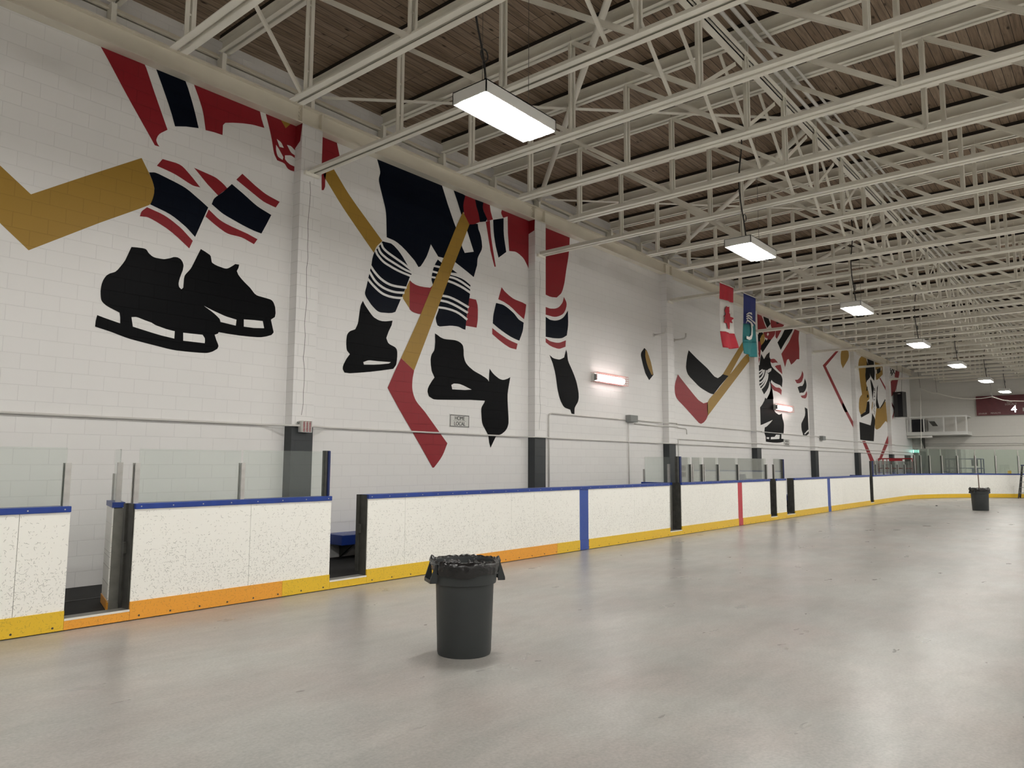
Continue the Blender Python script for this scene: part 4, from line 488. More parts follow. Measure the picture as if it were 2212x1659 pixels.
# ---------------------------------------------------------------- rink boards along the left side
YB = 8.31
def uvbox(g, a, b, u0=0):
    o = len(g.v); g.box(a, b)
    for i in range(o, o+8): g.uv[i] = (g.v[i][0]+u0, g.v[i][2])
    return g
def board(x0, x1, label, seams, kicks, lines=(), jamb=True, caprange=None):
    t = thing('rink_board', ((x0+x1)/2, 8.39, 0), label, 'rink board', 'white rink boards along the left side')
    obj('frame', G().box((x0+.002, 8.325, 0.002), (x1-.002, 8.47, 1.17)), MT['darksteel'], t)
    cuts = sorted([x0]+[s for s in seams if x0 < s < x1]+[x1]); ed = []
    for a, b in zip(cuts, cuts[1:]):
        segs = [(a, b)]
        for la, lb2, _ in lines:
            segs = [q for (p, r) in segs for q in ([(p, min(r, la)), (max(p, lb2), r)] if p < lb2 and r > la else [(p, r)]) if q[1]-q[0] > .01]
        ed += segs
    for a, b in ed:
        obj('facing', uvbox(G(), (a+.0025, 8.31, .20), (b-.0025, 8.3255, 1.178)), MT['board'], t)
    for la, lb2, mt in lines:
        nm = 'red_line' if mt == 'redline' else 'blue_line'
        obj(nm, uvbox(G(), (la, 8.3095, .20), (lb2, 8.3255, 1.178)), MT[mt], t, label=('red' if mt == 'redline' else 'blue')+' stripe down the board')
        obj(nm, uvbox(G(), (la, 8.2995, .008), (lb2, 8.326, .199)), MT[mt], t, label=('red' if mt == 'redline' else 'blue')+' stripe on the kick plate')
    for a, b, mt in kicks:
        segs = [(a, b)]
        for la, lb2, _ in lines:
            segs = [q for (p, r) in segs for q in ([(p, min(r, la)), (max(p, lb2), r)] if p < lb2 and r > la else [(p, r)]) if q[1]-q[0] > .01]
        for p, r in segs:
            obj('kick_plate', uvbox(G(), (p+.002, 8.300, .010), (r-.002, 8.326, .20)), MT[mt], t, label=mt+' kick plate')
    c = bevel(obj('cap_rail', G().box((x0, 8.292, 1.178), (x1, 8.50, 1.238)), MT['blue'], t), .006)
    sc = G(); n = max(2, int((x1-x0)/.33))
    for k in range(n+1):
        x = x0+.06+(x1-x0-.12)*k/n; sc.prism([(x+.008*cos(a), 8.2915, 1.207+.008*sin(a)) for a in [pi*i/3 for i in range(6)]], (0, .004, 0))
    obj('rail_screw_row', sc, MT['alu'], t)
    sc = G(); n = max(2, int((x1-x0)/.36))
    for k in range(n+1):
        x = x0+.1+(x1-x0-.2)*k/n; sc.prism([(x+.011*cos(a), 8.2985, .045+.011*sin(a)) for a in [pi*i/4 for i in range(8)]], (0, .004, 0))
    obj('kick_bolt_row', sc, MT['darksteel'], t)
    if jamb:
        g = G().box((x0-.012, 8.335, .118), (x0+.002, 8.475, 1.236)).box((x0-.045, 8.43, .70), (x0-.012, 8.47, .82)).box((x0-.03, 8.47, .16), (x0+.02, 8.53, 1.236))
        obj('gate_jamb', g, MT['darksteel'], t)
    return t
board(-13.0, 2.965, 'white rink board at the far left, short of the first gate', [-10.6, -8.2, -5.8, -3.4, -1, .2, 1.3, 2.513], [(-13, 2.965, 'yellow')], jamb=False)
board(3.60, 6.175, 'white rink board with orange kick plate between the first two gates', [4.986], [(3.60, 5.455, 'orange'), (5.455, 6.175, 'yellow')])
board(6.80, 15.75, 'long white rink board with a blue stripe behind the grey bin', [7.508, 9.975, 10.617, 14.148], [(6.80, 8.75, 'yellow'), (8.75, 11.31, 'orange'), (11.31, 15.75, 'yellow')], [(12.06, 12.36, 'blueline')])
board(16.35, 22.08, 'white rink board with the red stripe', [17.45, 18.2], [(16.35, 22.08, 'yellow')], [(19.70, 19.99, 'redline')])
board(22.62, 23.44, 'short narrow white rink board between two gates', [], [(22.62, 23.44, 'yellow')])
board(24.18, 33.2, 'white rink board with a blue stripe beyond the red striped board', [25.9, 29.4], [(24.18, 33.2, 'yellow')], [(27.58, 27.90, 'blueline')])
# curved end board
CX, CY, RR = 39.3, -.19, 8.5
path = [(33.75, 8.31), (36.5, 8.31), (39.3, 8.31)]+[(CX+RR*sin(radians(a)), CY+RR*cos(radians(a))) for a in range(3, 91, 3)]+[(47.8, -3), (47.8, -6.5)]
def sweep(prof, p, closed_ends=True):
    g = G(); n = len(prof); s = 0
    for i, (x, y) in enumerate(p):
        a = Vector(p[max(0, i-1)]); b = Vector(p[min(len(p)-1, i+1)]); d = (b-a).normalized(); nx, ny = -d.y, d.x
        if i: s += (Vector(p[i])-Vector(p[i-1])).length
        for off, z in prof: g.v.append((x+nx*off, y+ny*off, z)); g.uv[len(g.v)-1] = (s+50, z)
    for i in range(len(p)-1):
        for j in range(n): g.f.append([i*n+j, i*n+(j+1) % n, (i+1)*n+(j+1) % n, (i+1)*n+j]); g.m.append(0)
    g.f += [list(range(n)), list(range((len(p)-1)*n, len(p)*n))[::-1]]; g.m += [0, 0]
    return g
t = thing('rink_board', (44, 6, 0), 'curved white end board sweeping round the far corner', 'rink board', 'white rink boards along the left side')
rect = lambda o0, o1, z0, z1: [(o0, z0), (o1, z0), (o1, z1), (o0, z1)]
obj('frame', sweep(rect(.015, .16, .002, 1.17), path), MT['darksteel'], t)
obj('facing', sweep(rect(0, .0155, .20, 1.178), path), MT['board'], t)
obj('kick_plate', sweep(rect(-.01, .016, .01, .20), path), MT['yellow'], t, label='yellow kick plate')
obj('cap_rail', sweep(rect(-.018, .19, 1.178, 1.238), path), MT['blue'], t)
obj('gate_jamb', G().box((33.738, 8.335, .118), (33.752, 8.475, 1.236)).box((33.72, 8.47, .16), (33.77, 8.53, 1.236)), MT['darksteel'], t)
# gate sills
for k, (a, b, mt) in enumerate(((2.965, 3.60, 'orange'), (6.175, 6.80, 'yellow'), (15.75, 16.35, 'yellow'), (22.08, 22.62, 'yellow'), (23.44, 24.18, 'yellow'), (33.2, 33.75, 'yellow'))):
    t = thing('gate_sill', ((a+b)/2, 8.39, 0), 'low %s sill of the %s gate opening from the left' % (mt, ORD[k]), 'sill', 'gate sills in the left boards')
    obj('kick_plate', uvbox(G(), (a+.001, 8.30, .01), (b-.001, 8.326, .108)), MT[mt], t)
    obj('tread', G().box((a+.001, 8.305, .108), (b-.001, 8.47, .120)), MT['grey'], t); obj('base', G().box((a+.001, 8.327, .002), (b-.001, 8.47, .107)), MT['darksteel'], t)
    obj('edge_strip', G().box((a+.001, 8.299, .100), (b-.001, 8.306, .121)), MT['edge'], t)
# gate doors swung in towards the wall
def door(x, y, ln, rot, label, tall, glass=True, th=.10):
    t = thing('gate_door', (x, y, 0), label, 'gate', 'gate doors swung open behind the boards')
    z0 = .066
    obj('frame', G().box((x-th, y, z0), (x-.002, y+ln, 1.17)), MT['grey'], t)
    obj('facing', uvbox(G(), (x-th-.014, y, z0+.08), (x-th, y+ln, 1.178)), MT['board'], t)
    obj('kick_plate', uvbox(G(), (x-th-.022, y, z0), (x-th, y+ln, z0+.10)), MT['orange'], t, label='orange kick plate')
    obj('cap_rail', G().box((x-th-.02, y-.01, 1.178), (x+.01, y+ln+.02, 1.236)), MT['blue'], t)
    obj('latch', G().box((x-.002, y+ln-.12, .8), (x+.03, y+ln-.03, .95)), MT['darksteel'], t)
    if glass:
        obj('glass_post', G().box((x-.085, y+.02, 1.236), (x-.03, y+.075, 1.68)), MT['alu'], t)
        obj('glass_post', G().box((x-.075, y+ln-.05, 1.236), (x-.045, y+ln-.01, 1.55)), MT['alu'], t)
        obj('glass_pane', G().box((x-.066, y+.03, 1.24), (x-.054, y+ln-.06, tall)), MT['glass'], t)
    t.rotation_euler = (0, 0, rot); return t
door(3.655, 8.72, .56, radians(-16), 'narrow gate door swung in behind the first opening, edge on', 1.83)
door(16.325, 8.54, .76, 0, 'gate door with glass swung in behind the third opening', 1.85)
door(22.60, 8.55, .62, 0, 'gate door swung in at the fourth opening past the red stripe', 1.7, False)
door(33.73, 8.55, .62, 0, 'gate door swung in at the sixth opening where the curve begins', 1.7, False)
# glass above the boards
def pane(x0, x1, z, label, group, y=8.39):
    o = obj('board_glass', G().box((x0, y, 1.238), (x1, y+.012, z)), MT['glass'], label=label, cat='glass pane', group=group); return o
def post(x0, x1, z, label, y0=8.355, y1=8.43, mt='alu', z0=1.238):
    t = thing('glass_post', ((x0+x1)/2, 8.39, z0), label, 'post', 'posts holding the board glass')
    obj('channel', G().box((x0, y0, z0), (x1, y0+.02, z)).box((x0, y1-.02, z0), (x1, y1, z)), MT[mt], t)
    obj('web', G().box(((x0+x1)/2-.006, y0+.02, z0), ((x0+x1)/2+.006, y1-.02, z-.01)), MT['darksteel'], t)
gp = 'glass panes above the near boards'
pane(.25, 1.48, 1.83, 'glass pane above the far left board, out past the frame edge', gp); pane(1.54, 2.925, 1.832, 'glass pane above the far left board beside the first gate', gp)
post(1.485, 1.535, 1.675, 'aluminium glass post on the far left board, away from the gate'); post(2.905, 2.96, 1.675, 'aluminium glass post at the left side of the first gate')
pane(3.655, 4.868, 1.832, 'left glass pane above the orange kicked board', gp); pane(4.905, 6.115, 1.838, 'right glass pane above the orange kicked board, before the grey pillar foot', gp)
post(3.60, 3.65, 1.677, 'aluminium glass post at the right side of the first gate'); post(4.862, 4.912, 1.68, 'scuffed aluminium glass post between two panes on the orange kicked board')
def padpost(x0, x1, z, label):
    t = thing('padded_post', ((x0+x1)/2, 8.39, 1.238), label, 'post')
    xm = x0+(x1-x0)*.5
    obj('steel_post', G().box((x0, 8.37, 1.238), (xm, 8.44, z)), MT['darksteel'], t)
    bevel(obj('pad', G().box((xm, 8.345, 1.238), (x1, 8.47, z)), MT['navy'], t, label='navy blue pad'), .012)
padpost(6.10, 6.172, 1.848, 'navy padded post at the left side of the second gate')
padpost(16.30, 16.47, 1.865, 'tall navy padded post at the third gate')
padpost(23.33, 23.435, 1.84, 'dark padded post at the right end of the middle glass')
padpost(33.78, 34.05, 1.83, 'navy padded post where the curved board begins')
gq = 'glass panes above the red striped board'
for k, (a, b) in enumerate(((16.53, 16.995), (17.125, 17.655), (17.785, 18.615), (18.665, 19.895), (19.945, 22.005), (22.655, 23.31))):
    pane(a, b, 1.846, 'glass pane above the red striped board, %s from its padded post' % ORD[k], gq)
for k, x in enumerate((17.02, 17.10, 17.68, 17.76, 18.64, 19.92, 22.03, 22.63)):
    post(x-.022, x+.022, 1.68, 'aluminium post in the glass above the red stripe, %s from the padded post' % ORD[k])
ge_ = 'low glass panes before the curved corner'
xs2 = [34.08, 34.62, 35.98, 37.24, 38.52]
for k in range(4):
    pane(xs2[k]+.03, xs2[k+1]-.03, 1.84, 'low glass pane on the curved board, %s from its padded post' % ORD[k], ge_)
for k, x in enumerate(xs2[1:]): post(x-.025, x+.025, 1.69, 'low glass post on the curved board, %s from the padded post' % ORD[k])
RG = RR+.085
def arcp(a, r=RG): return (CX+r*sin(radians(a)), CY+r*cos(radians(a)))
def arcpane(a0, a1, z, label, group):
    P = [arcp(a0+(a1-a0)*i/4) for i in range(5)]
    if a0 == 0: P[0] = (38.55, 8.395)
    obj('board_glass', sweep(rect(0, .012, 1.238, z), P), MT['endglass' if z > 2 else 'glass'], label=label, cat='glass pane', group=group)
def arcpost(a, z, label):
    x, y = arcp(a); c, s_ = cos(radians(a)), sin(radians(a))
    t = thing('glass_post', (x, y, 1.238), label, 'post', 'posts holding the board glass')
    obj('channel', G().box((x-.03, y-.04, 1.238), (x+.03, y-.02, z)).box((x-.03, y+.03, 1.238), (x+.03, y+.05, z)), MT['alu'], t)
    obj('web', G().box((x-.006, y-.02, 1.238), (x+.006, y+.03, z-.01)), MT['darksteel'], t); t.rotation_euler = (0, 0, -radians(a))
arcpane(0, 3.7, 1.84, 'low glass pane on the curved board, fifth from its padded post', ge_); arcpane(3.9, 12.0, 1.84, 'low glass pane on the curved board next to the tall glass', ge_); arcpost(3.8, 1.69, 'low glass post on the curved board, fifth from the padded post')
AA = [12.3, 16.5, 21.9, 28.2, 35.3, 42.5, 49.95, 57.6, 66, 75, 84]
for k, (a, b) in enumerate(zip(AA, AA[1:])): arcpane(a+.2, b-.2, 2.48, 'tall end glass pane, %s after the low glass' % ORD[k], 'tall glass panes round the far end')
for k, a in enumerate(AA): arcpost(a, 2.16, 'tall end glass post, %s after the low glass' % ORD[k])

# players' area behind the boards
obj('rubber_mat', G().box((-13, 8.475, .001), (33.6, 10.615, .062)), MT['rubber'], label='black rubber floor matting behind the left boards', cat='mat')
obj('mat_seam', G().box((2.2, 9.6, .062), (4.1, 9.64, .066)), MT['black'], label='raised strip lying on the matting behind the first gate', cat='strip')
def benchthing(x0, x1, label):
    t = thing('player_bench', ((x0+x1)/2, 10.3, .062), label, 'bench', 'blue benches along the left wall')
    bevel(obj('seat', G().box((x0, 10.10, .315), (x1, 10.60, .485)), MT['bench'], t), .01)
    n = max(2, int((x1-x0)/2.5))
    for k in range(n+1):
        x = x0+.35+(x1-x0-.7)*k/n; obj('support', G().prism([(x-.02, 10.60, .315), (x-.02, 10.22, .315), (x-.02, 10.60, .062)], (.04, 0, 0)), MT['darksteel'], t)
for k, (a, b) in enumerate(((7.74, 13.1), (13.9, 15.2))): benchthing(a, b, ['blue bench along the left wall seen through the second gate', 'short blue bench along the left wall behind the long board'][k])
benchthing(27.1, 32.8, 'blue bench along the left wall seen through the fifth gate')
# control console, outlets
t = thing('control_console', (21.1, 8.75, .062), 'dark slanted control console behind the red striped board', 'console')
obj('cabinet', G().box((20.75, 8.62, .062), (21.45, 9.1, 1.15)), MT['darksteel'], t)
obj('panel', G().prism([(20.74, 8.66, 1.16), (21.21, 8.66, 1.16), (21.49, 8.80, 1.375), (20.91, 8.80, 1.375)], (0, .02, .012)), MT['navy'], t, label='slanted dark blue panel')
for k, z in enumerate((1.47, 1.27)):
    t = thing('outlet_box', (20.98, 10.6, z), ['grey outlet box on the wall behind the glass, upper of two', 'grey outlet box on the wall behind the glass, lower of two'][k], 'outlet', 'outlet boxes behind the glass')
    bevel(obj('case', G().box((20.88, 10.54, z), (21.1, 10.62, z+.17)), MT['panelw'], t), .01)
    obj('socket', G().box((20.92, 10.536, z+.035), (20.95, 10.541, z+.135)).box((21.02, 10.536, z+.035), (21.05, 10.541, z+.135)), MT['ink'], t)
# ---------------------------------------------------------------- wall conduits, boxes and signs
def run(z, xa, xb, y=10.585, head=None):
    P = list(head or []); P.append((xa, y, z))
    for px in PIL:
        if xa < px-.5 and px+.5 < xb: P += [(px-.62, y, z), (px-.24, 10.385, z), (px+.24, 10.385, z), (px+.62, y, z)]
    P.append((xb, y, z)); return P
tag(obj('wall_conduit', G().tube(run(2.283, -13, 52.5), .017, 8), MT['conduit'], smooth=True), 'long white conduit along the left wall just above the dark pillar feet', 'conduit')
tag(obj('wall_conduit', G().tube(run(2.88, 14.2, 17.62, head=[(14.09, 10.585, 1.1), (14.09, 10.585, 2.80), (14.12, 10.585, 2.86)]), .017, 8), MT['conduit'], smooth=True), 'white conduit rising and turning towards the first grey wall box', 'conduit')
tag(obj('wall_conduit', G().tube(run(2.895, 18.08, 34.3), .017, 8), MT['conduit'], smooth=True), 'white conduit between the two grey wall boxes', 'conduit')
tag(obj('wall_conduit', G().tube(run(2.83, 34.85, 52.5), .017, 8), MT['conduit'], smooth=True), 'white conduit running from the second grey wall box to the far corner', 'conduit')
tag(obj('wall_conduit', G().tube(run(2.44, 20.75, 52.5, head=[(20.70, 10.585, 1.1), (20.70, 10.585, 2.38), (20.71, 10.585, 2.43)]), .015, 8), MT['conduit'], smooth=True), 'thin white conduit just above the long one past the third pillar', 'conduit')
tag(obj('wall_conduit', G().tube([(17.76, 10.585, 2.82), (17.76, 10.585, 1.1)], .015, 8), MT['conduit'], smooth=True), 'white conduit dropping straight down from the first grey wall box', 'conduit')
tag(obj('wall_conduit', G().tube([(18.08, 10.585, 2.80), (19.4, 10.585, 2.79), (19.76, 10.385, 2.79), (20.24, 10.385, 2.79), (20.7, 10.585, 2.79), (21.2, 10.585, 2.78), (21.28, 10.585, 2.74), (21.28, 10.585, 2.60)], .014, 8), MT['conduit'], smooth=True), 'short white conduit hooking down just past the third pillar', 'conduit')
for k, (x, z) in enumerate(((17.86, 2.93), (34.55, 2.86))):
    t = thing('junction_box', (x, 10.55, z-.1), 'grey electrical box on the left wall, '+['right of the first wall light', 'right of the fifth pillar'][k], 'electrical box', 'grey boxes on the left wall')
    bevel(obj('case', G().box((x-.2, 10.46, z-.1), (x+.2, 10.62, z+.09)), MT['boxgrey'], t), .006)
    obj('cover', G().box((x-.185, 10.452, z-.088), (x+.185, 10.461, z+.078)), MT['boxgrey'], t)
for k, (x, z) in enumerate(((19.33, 5.49), (20.62, 5.51))):
    t = thing('pipe_hook', (x, 10.62, z), 'white bent pipe stub high on the wall, '+['just left of the third pillar', 'just right of the third pillar'][k], 'pipe stub')
    g = G().tube([(x, 10.61, z), (x, 10.36, z), (x, 10.26, z+.02), (x, 10.22, z+.07), (x, 10.22, z+.17)], .028, 8); obj('pipe', g, MT['conduit'], t, smooth=True)
    obj('flange', G().tube([(x, 10.60, z), (x, 10.62, z)], .055, 12), MT['conduit'], t)
tag(obj('access_panel', G().box((20.40, 10.612, 5.29), (20.55, 10.6195, 5.92)), MT['conduit']), 'white cover plate on the wall behind a bent pipe stub', 'plate')
# horn on the first pillar
t = thing('alarm_horn', (7.13, 10.36, 2.17), 'beige caged horn box on the first pillar at the dark paint edge', 'horn')
bevel(obj('case', G().box((7.035, 10.33, 2.175), (7.23, 10.42, 2.365)), MT['conduit'], t), .008)
obj('face', G().box((7.06, 10.325, 2.19), (7.215, 10.332, 2.35)), MT['redm'], t, label='dark red face')
g = G()
for k in range(4): x = 7.045+k*.058; g.box((x, 10.312, 2.175), (x+.012, 10.324, 2.365))
for k in range(8): z = 2.176+k*.0258; g.box((7.038, 10.306, z), (7.228, 10.318, z+.008))
obj('grille', g, MT['conduit'], t)
obj('mount_stub', G().tube([(7.0, 10.39, 2.335), (7.04, 10.39, 2.335)], .014, 8), MT['boxgrey'], t)
# bench signs
def sign(x0, x1, z0, z1, top, bot, label):
    t = thing('bench_sign', ((x0+x1)/2, 10.617, z0), label, 'sign', 'team signs on the left wall')
    obj('plate', G().box((x0, 10.608, z0), (x1, 10.617, z1)), MT['signw'], t)
    b = .012; y0, y1 = 10.6055, 10.608; i = .012
    obj('border', G().box((x0+i, y0, z0+i), (x1-i, y1, z0+i+b)).box((x0+i, y0, z1-i-b), (x1-i, y1, z1-i)).box((x0+i, y0, z0+i), (x0+i+b, y1, z1-i)).box((x1-i-b, y0, z0+i), (x1-i, y1, z1-i)).box((x0+.1, y0, (z0+z1)/2-.002), (x1-.1, y1, (z0+z1)/2+.002)), MT['ink'], t)
    h = (z1-z0)
    letters('top_word', top, h*.42, ((x0+x1)/2, 10.606, z0+h*.70), (radians(90), 0, 0), MT['ink'], t, sx=.95)
    letters('bottom_word', bot, h*.42, ((x0+x1)/2, 10.606, z0+h*.27), (radians(90), 0, 0), MT['ink'], t, sx=.95)
sign(10.75, 11.335, 2.418, 2.682, 'HOME', 'LOCAL', 'white sign reading HOME LOCAL on the left wall')
sign(29.86, 30.49, 2.40, 2.677, 'VISITOR', 'VISITEUR', 'small white two word sign below the painted black skates')
# ---------------------------------------------------------------- hanging flags
def lerp(a, b, t): return a+(b-a)*t
def flag(name, label, Ledge, Redge, mats, cuts):
    zt = max(p[1] for p in Ledge)
    x0, x1 = Ledge[0][0], Redge[0][0]
    t = thing(name, ((x0+x1)/2, 8.3, zt), label, 'flag')
    for bi in range(len(cuts)):
        g = G(); rows, cols = 9, 14
        (la, za), (lb, zb) = Ledge[bi], Ledge[bi+1]; (ra, zc), (rb, zd) = Redge[bi], Redge[bi+1]
        for r in range(rows+1):
            s = r/rows
            for c in range(cols+1):
                u = c/cols; tt = (bi+s)/len(cuts)
                x = lerp(lerp(la, lb, s), lerp(ra, rb, s), u); z = lerp(lerp(za, zb, s), lerp(zc, zd, s), u)
                y = 8.30+.045*tt*sin(u*8+tt*3)+.02*tt*sin(u*17+1)+.03*tt
                if bi == len(cuts)-1: z -= .035*s*sin(u*pi)
                g.v.append((x, y, z))
        for r in range(rows):
            for c in range(cols): g.f.append([r*(cols+1)+c, r*(cols+1)+c+1, (r+1)*(cols+1)+c+1, (r+1)*(cols+1)+c]); g.m.append(0)
        o = obj(cuts[bi], g, MT[mats[bi]], t, smooth=True)
        so = o.modifiers.new('cloth', 'SOLIDIFY'); so.thickness = .004
    obj('rod', G().tube([(x0-.02, 8.3, zt+.005), (x1+.03, 8.3, zt+.02)], .014, 8), MT['conduit'], t)
    tl = max(q[0] for q in TX if q[0] < x0); tr = min(q[0] for q in TX if q[0] > x1)
    for xa, xb in ((x0, tl+.1), (x1, tr-.1)): obj('string', G().tube([(xa, 8.3, zt+.01), (xb, 8.3, 6.60)], .004, 4), MT['wire'], t)
    return t
f1 = flag('hanging_flag', 'red and white maple leaf flag hanging before the fourth pillar', [(18.837, 6.635), (18.857, 6.191), (18.918, 5.302), (19.06, 4.87)], [(19.757, 6.648), (19.738, 6.224), (19.728, 5.335), (19.974, 4.961)], ['flagr', 'flagw', 'flagr'], ['red_band', 'white_band', 'red_band'])
leaf = [(19.176, 6.031), (19.246, 6.012), (19.353, 6.044), (19.346, 5.938), (19.373, 5.913), (19.333, 5.886), (19.355, 5.849), (19.402, 5.837), (19.397, 5.766), (19.59, 5.765), (19.638, 5.742), (19.513, 5.693), (19.486, 5.659), (19.546, 5.617), (19.516, 5.599), (19.362, 5.6), (19.354, 5.468), (19.311, 5.392), (19.231, 5.406), (19.201, 5.466), (19.145, 5.537), (19.004, 5.536), (18.982, 5.548), (19.043, 5.641), (19.062, 5.713), (18.945, 5.709), (18.946, 5.719), (19.064, 5.743), (19.115, 5.811), (19.039, 5.868), (19.059, 5.891), (19.089, 5.926)]
obj('maple_leaf', G().prism([(x, 8.262, z) for x, z in leaf], (0, .003, 0)), MT['flagr'], f1)
f2 = flag('hanging_flag', 'blue and teal flag with white swoosh hanging beside the maple leaf flag', [(20.474, 6.635), (20.461, 5.74), (20.457, 5.197), (20.5, 4.87)], [(21.386, 6.659), (21.337, 5.827), (21.334, 5.31), (21.297, 4.846)], ['flagb', 'flagt', 'flagt'], ['blue_band', 'teal_band', 'teal_band'])
EM = [[(20.515, 6.014), (20.705, 6.101), (20.92, 6.132), (20.958, 6.063), (20.755, 6.074), (20.539, 5.997)], [(20.511, 5.961), (20.7, 6.033), (20.937, 6.007), (20.958, 5.936), (20.749, 5.988), (20.524, 5.932)],
      [(20.506, 5.897), (20.694, 5.958), (20.93, 5.91), (21.213, 5.868), (21.192, 5.8), (20.953, 5.871), (20.691, 5.915), (20.519, 5.868)],
      [(20.341, 5.768), (20.583, 5.878), (20.898, 5.841), (21.027, 5.776), (20.984, 5.705), (20.84, 5.79), (20.579, 5.825), (20.365, 5.74)],
      [(20.831, 5.81), (20.966, 5.682), (20.949, 5.467), (20.858, 5.328), (20.695, 5.279), (20.435, 5.293), (20.415, 5.373), (20.702, 5.37), (20.841, 5.452), (20.881, 5.627)]]
g = G()
for P in EM: g.prism([(max(x, 20.49)+.02, 8.258, z) for x, z in P], (0, .003, 0))
obj('white_swoosh', g, MT['flagw'], f2)

# ---------------------------------------------------------------- litter bins
def bin_(x, y, label, rot, sc=1.0, seed=3):
    t = thing('litter_bin', (0, 0, 0), label, 'bin', 'grey litter bins standing on the rink floor')
    g = G().lathe([(.20, .012), (.236, 0), (.242, .02), (.262, .615), (.268, .622), (.283, .622), (.285, .64), (.288, .795), (.292, .80), (.292, .812), (.276, .812), (.272, .79), (.25, .60), (.225, .03)], 72)
    obj('body', g, MT['can'], t, smooth=False)
    t.children[0].data.polygons.foreach_set('use_smooth', [True]*len(t.children[0].data.polygons))
    es = t.children[0].modifiers.new('es', 'EDGE_SPLIT'); es.split_angle = radians(35)
    for s in (0, pi):
        g = G(); W = .105
        pr = [(.283, .80), (.305, .80), (.352, .66), (.352, .635), (.283, .635)]
        for side in (-1, 1):
            a = side*W; g.prism([(r, a, z) for r, z in pr], (0, -side*.013, 0))
        g.prism([(.283, -W, .785), (.312, -W, .785), (.305, -W, .80), (.283, -W, .80)], (0, 2*W, 0))
        g.prism([(.325, -W, .635), (.352, -W, .635), (.352, -W, .665), (.338, -W, .665)], (0, 2*W, 0))
        h = G().add([Matrix.Rotation(s, 3, 'Z') @ Vector(p) for p in g.v], g.f)
        bevel(obj('handle', h, MT['can'], t), .004)
    # bin liner folded over the rim
    random.seed(seed); n = 144; cam_a = 1.5*pi-(.30 if sc == 1 else .2)
    prof = [(.225, .46), (.238, .54), (.250, .62), (.260, .70), (.270, .77), (.280, .815), (.290, .829), (.299, .826), (.304, .805), (.304, .78), (.303, .758), (.300, .742)]
    g = G(); ph = [random.uniform(0, 6.28) for _ in range(12)]
    def wob(a, k): return sum(sin(a*f+ph[i]+k*sh)*am for i, (f, am, sh) in enumerate(((4, .4, .3), (7, .5, .5), (13, .5, .25), (21, .45, .35), (34, .4, .15))))
    for k, (r, z) in enumerate(prof):
        for j in range(n):
            a = 2*pi*j/n; ww = wob(a, k); rr, zz = r, z
            if k < 5: rr += .008*ww-.004*abs(sin(a*17+ph[6])); zz += .004*ww
            elif k < 8: zz += .004*ww+.003*sin(a*29+ph[7])
            else:
                rr += .0045*(ww+1.6)+.002*sin(a*40+k*1.7)
                front = .5+.5*cos(a-cam_a-.35)
                zz -= (k-7)/4*(.040*front+.012*sin(a*3+ph[8])+.006*sin(a*7+ph[9]))
            if k >= 7: rr = max(rr, .2945)
            if k < 3: rr = min(rr, .246)
            for pa, hh in ((2.80, .034), (-.30, .026)):
                d = abs((a-pa+pi) % (2*pi)-pi)
                if d < .26 and 4 <= k <= 8: zz += hh*(1-d/.26)*(1.0 if 5 <= k <= 7 else .5); rr += .012*(1-d/.26) if k > 5 else 0
            g.v.append((rr*cos(a), rr*sin(a), zz))
    for k in range(len(prof)-1):
        for j in range(n): g.f.append([k*n+j, k*n+(j+1) % n, (k+1)*n+(j+1) % n, (k+1)*n+j]); g.m.append(0)
    g.v.append((0, 0, .42)); c = len(g.v)-1
    for j in range(n): g.f.append([(j+1) % n, j, c]); g.m.append(0)
    o = obj('liner', g, MT['bag'], t, smooth=True, label='glossy black plastic liner')
    for ch in t.children: ch.location = (0, 0, 0)
    t.location = (x, y, 0); t.rotation_euler = (0, 0, rot); t.scale = (sc, sc, 1)
    return t
VD = math.atan2(4.70, 4.99)
bin_(4.985, 4.70, 'large grey litter bin with black liner on the floor in front', VD-pi/2+.30)
bin_(32.62, 4.36, 'distant grey litter bin with a tool handle standing in it', VD-pi/2+.2, 1.1, 8)
t = thing('tool_handle', (32.6, 4.37, .45), 'dark brown tool handle standing in the distant bin', 'handle')
obj('shaft', G().tube([(32.62, 4.36, .46), (32.60, 4.372, 1.34)], .017, 8), MT['wood'], t, smooth=True)
obj('puck', bpy and G().lathe([(.036, 0), (.038, .004), (.038, .022), (.036, .026)], 24, (34.72, 6.18, 0)), MT['black'], label='small black puck lying on the floor left of the distant bin', cat='puck')

# ---------------------------------------------------------------- far end of the hall
XE = X1
# scoreboard
t = thing('scoreboard', (XE-.12, 3.9, 4.68), 'maroon scoreboard with a white lit 4 on the far wall', 'scoreboard')
ys0, ys1, zs0, zs1 = .6, 6.96, 4.68, 5.86
obj('case', G().box((XE-.22, ys0, zs0), (XE-.005, ys1, zs1)), MT['maroon'], t)
obj('header', G().box((XE-.225, ys0, 5.56), (XE-.22, 5.2, 5.84)), MT['black'], t) if False else None
RY = (radians(90), 0, radians(-90))
XT = XE-.223
for nm, tx, sz, y, z, mt in (('heading', 'LOCALE', .16, 5.19, 5.31, 'cream'), ('small_heading', 'HOME', .10, 5.25, 5.43, 'cream'), ('lit_digit', '4', .60, 5.05, 4.99, 'digit'), ('caption', 'PENALITE', .12, 5.98, 4.80, 'cream'), ('caption', 'JOUEUR', .12, 6.64, 4.79, 'cream'), ('heading', 'VISITE', .12, 6.0, 5.74, 'cream')):
    letters(nm, tx, sz, (XT, y, z), RY, MT[mt], t, .003)
obj('panel', G().box((XE-.226, 4.05, 4.86), (XE-.219, 4.62, 5.07)), MT['panelw'], t)
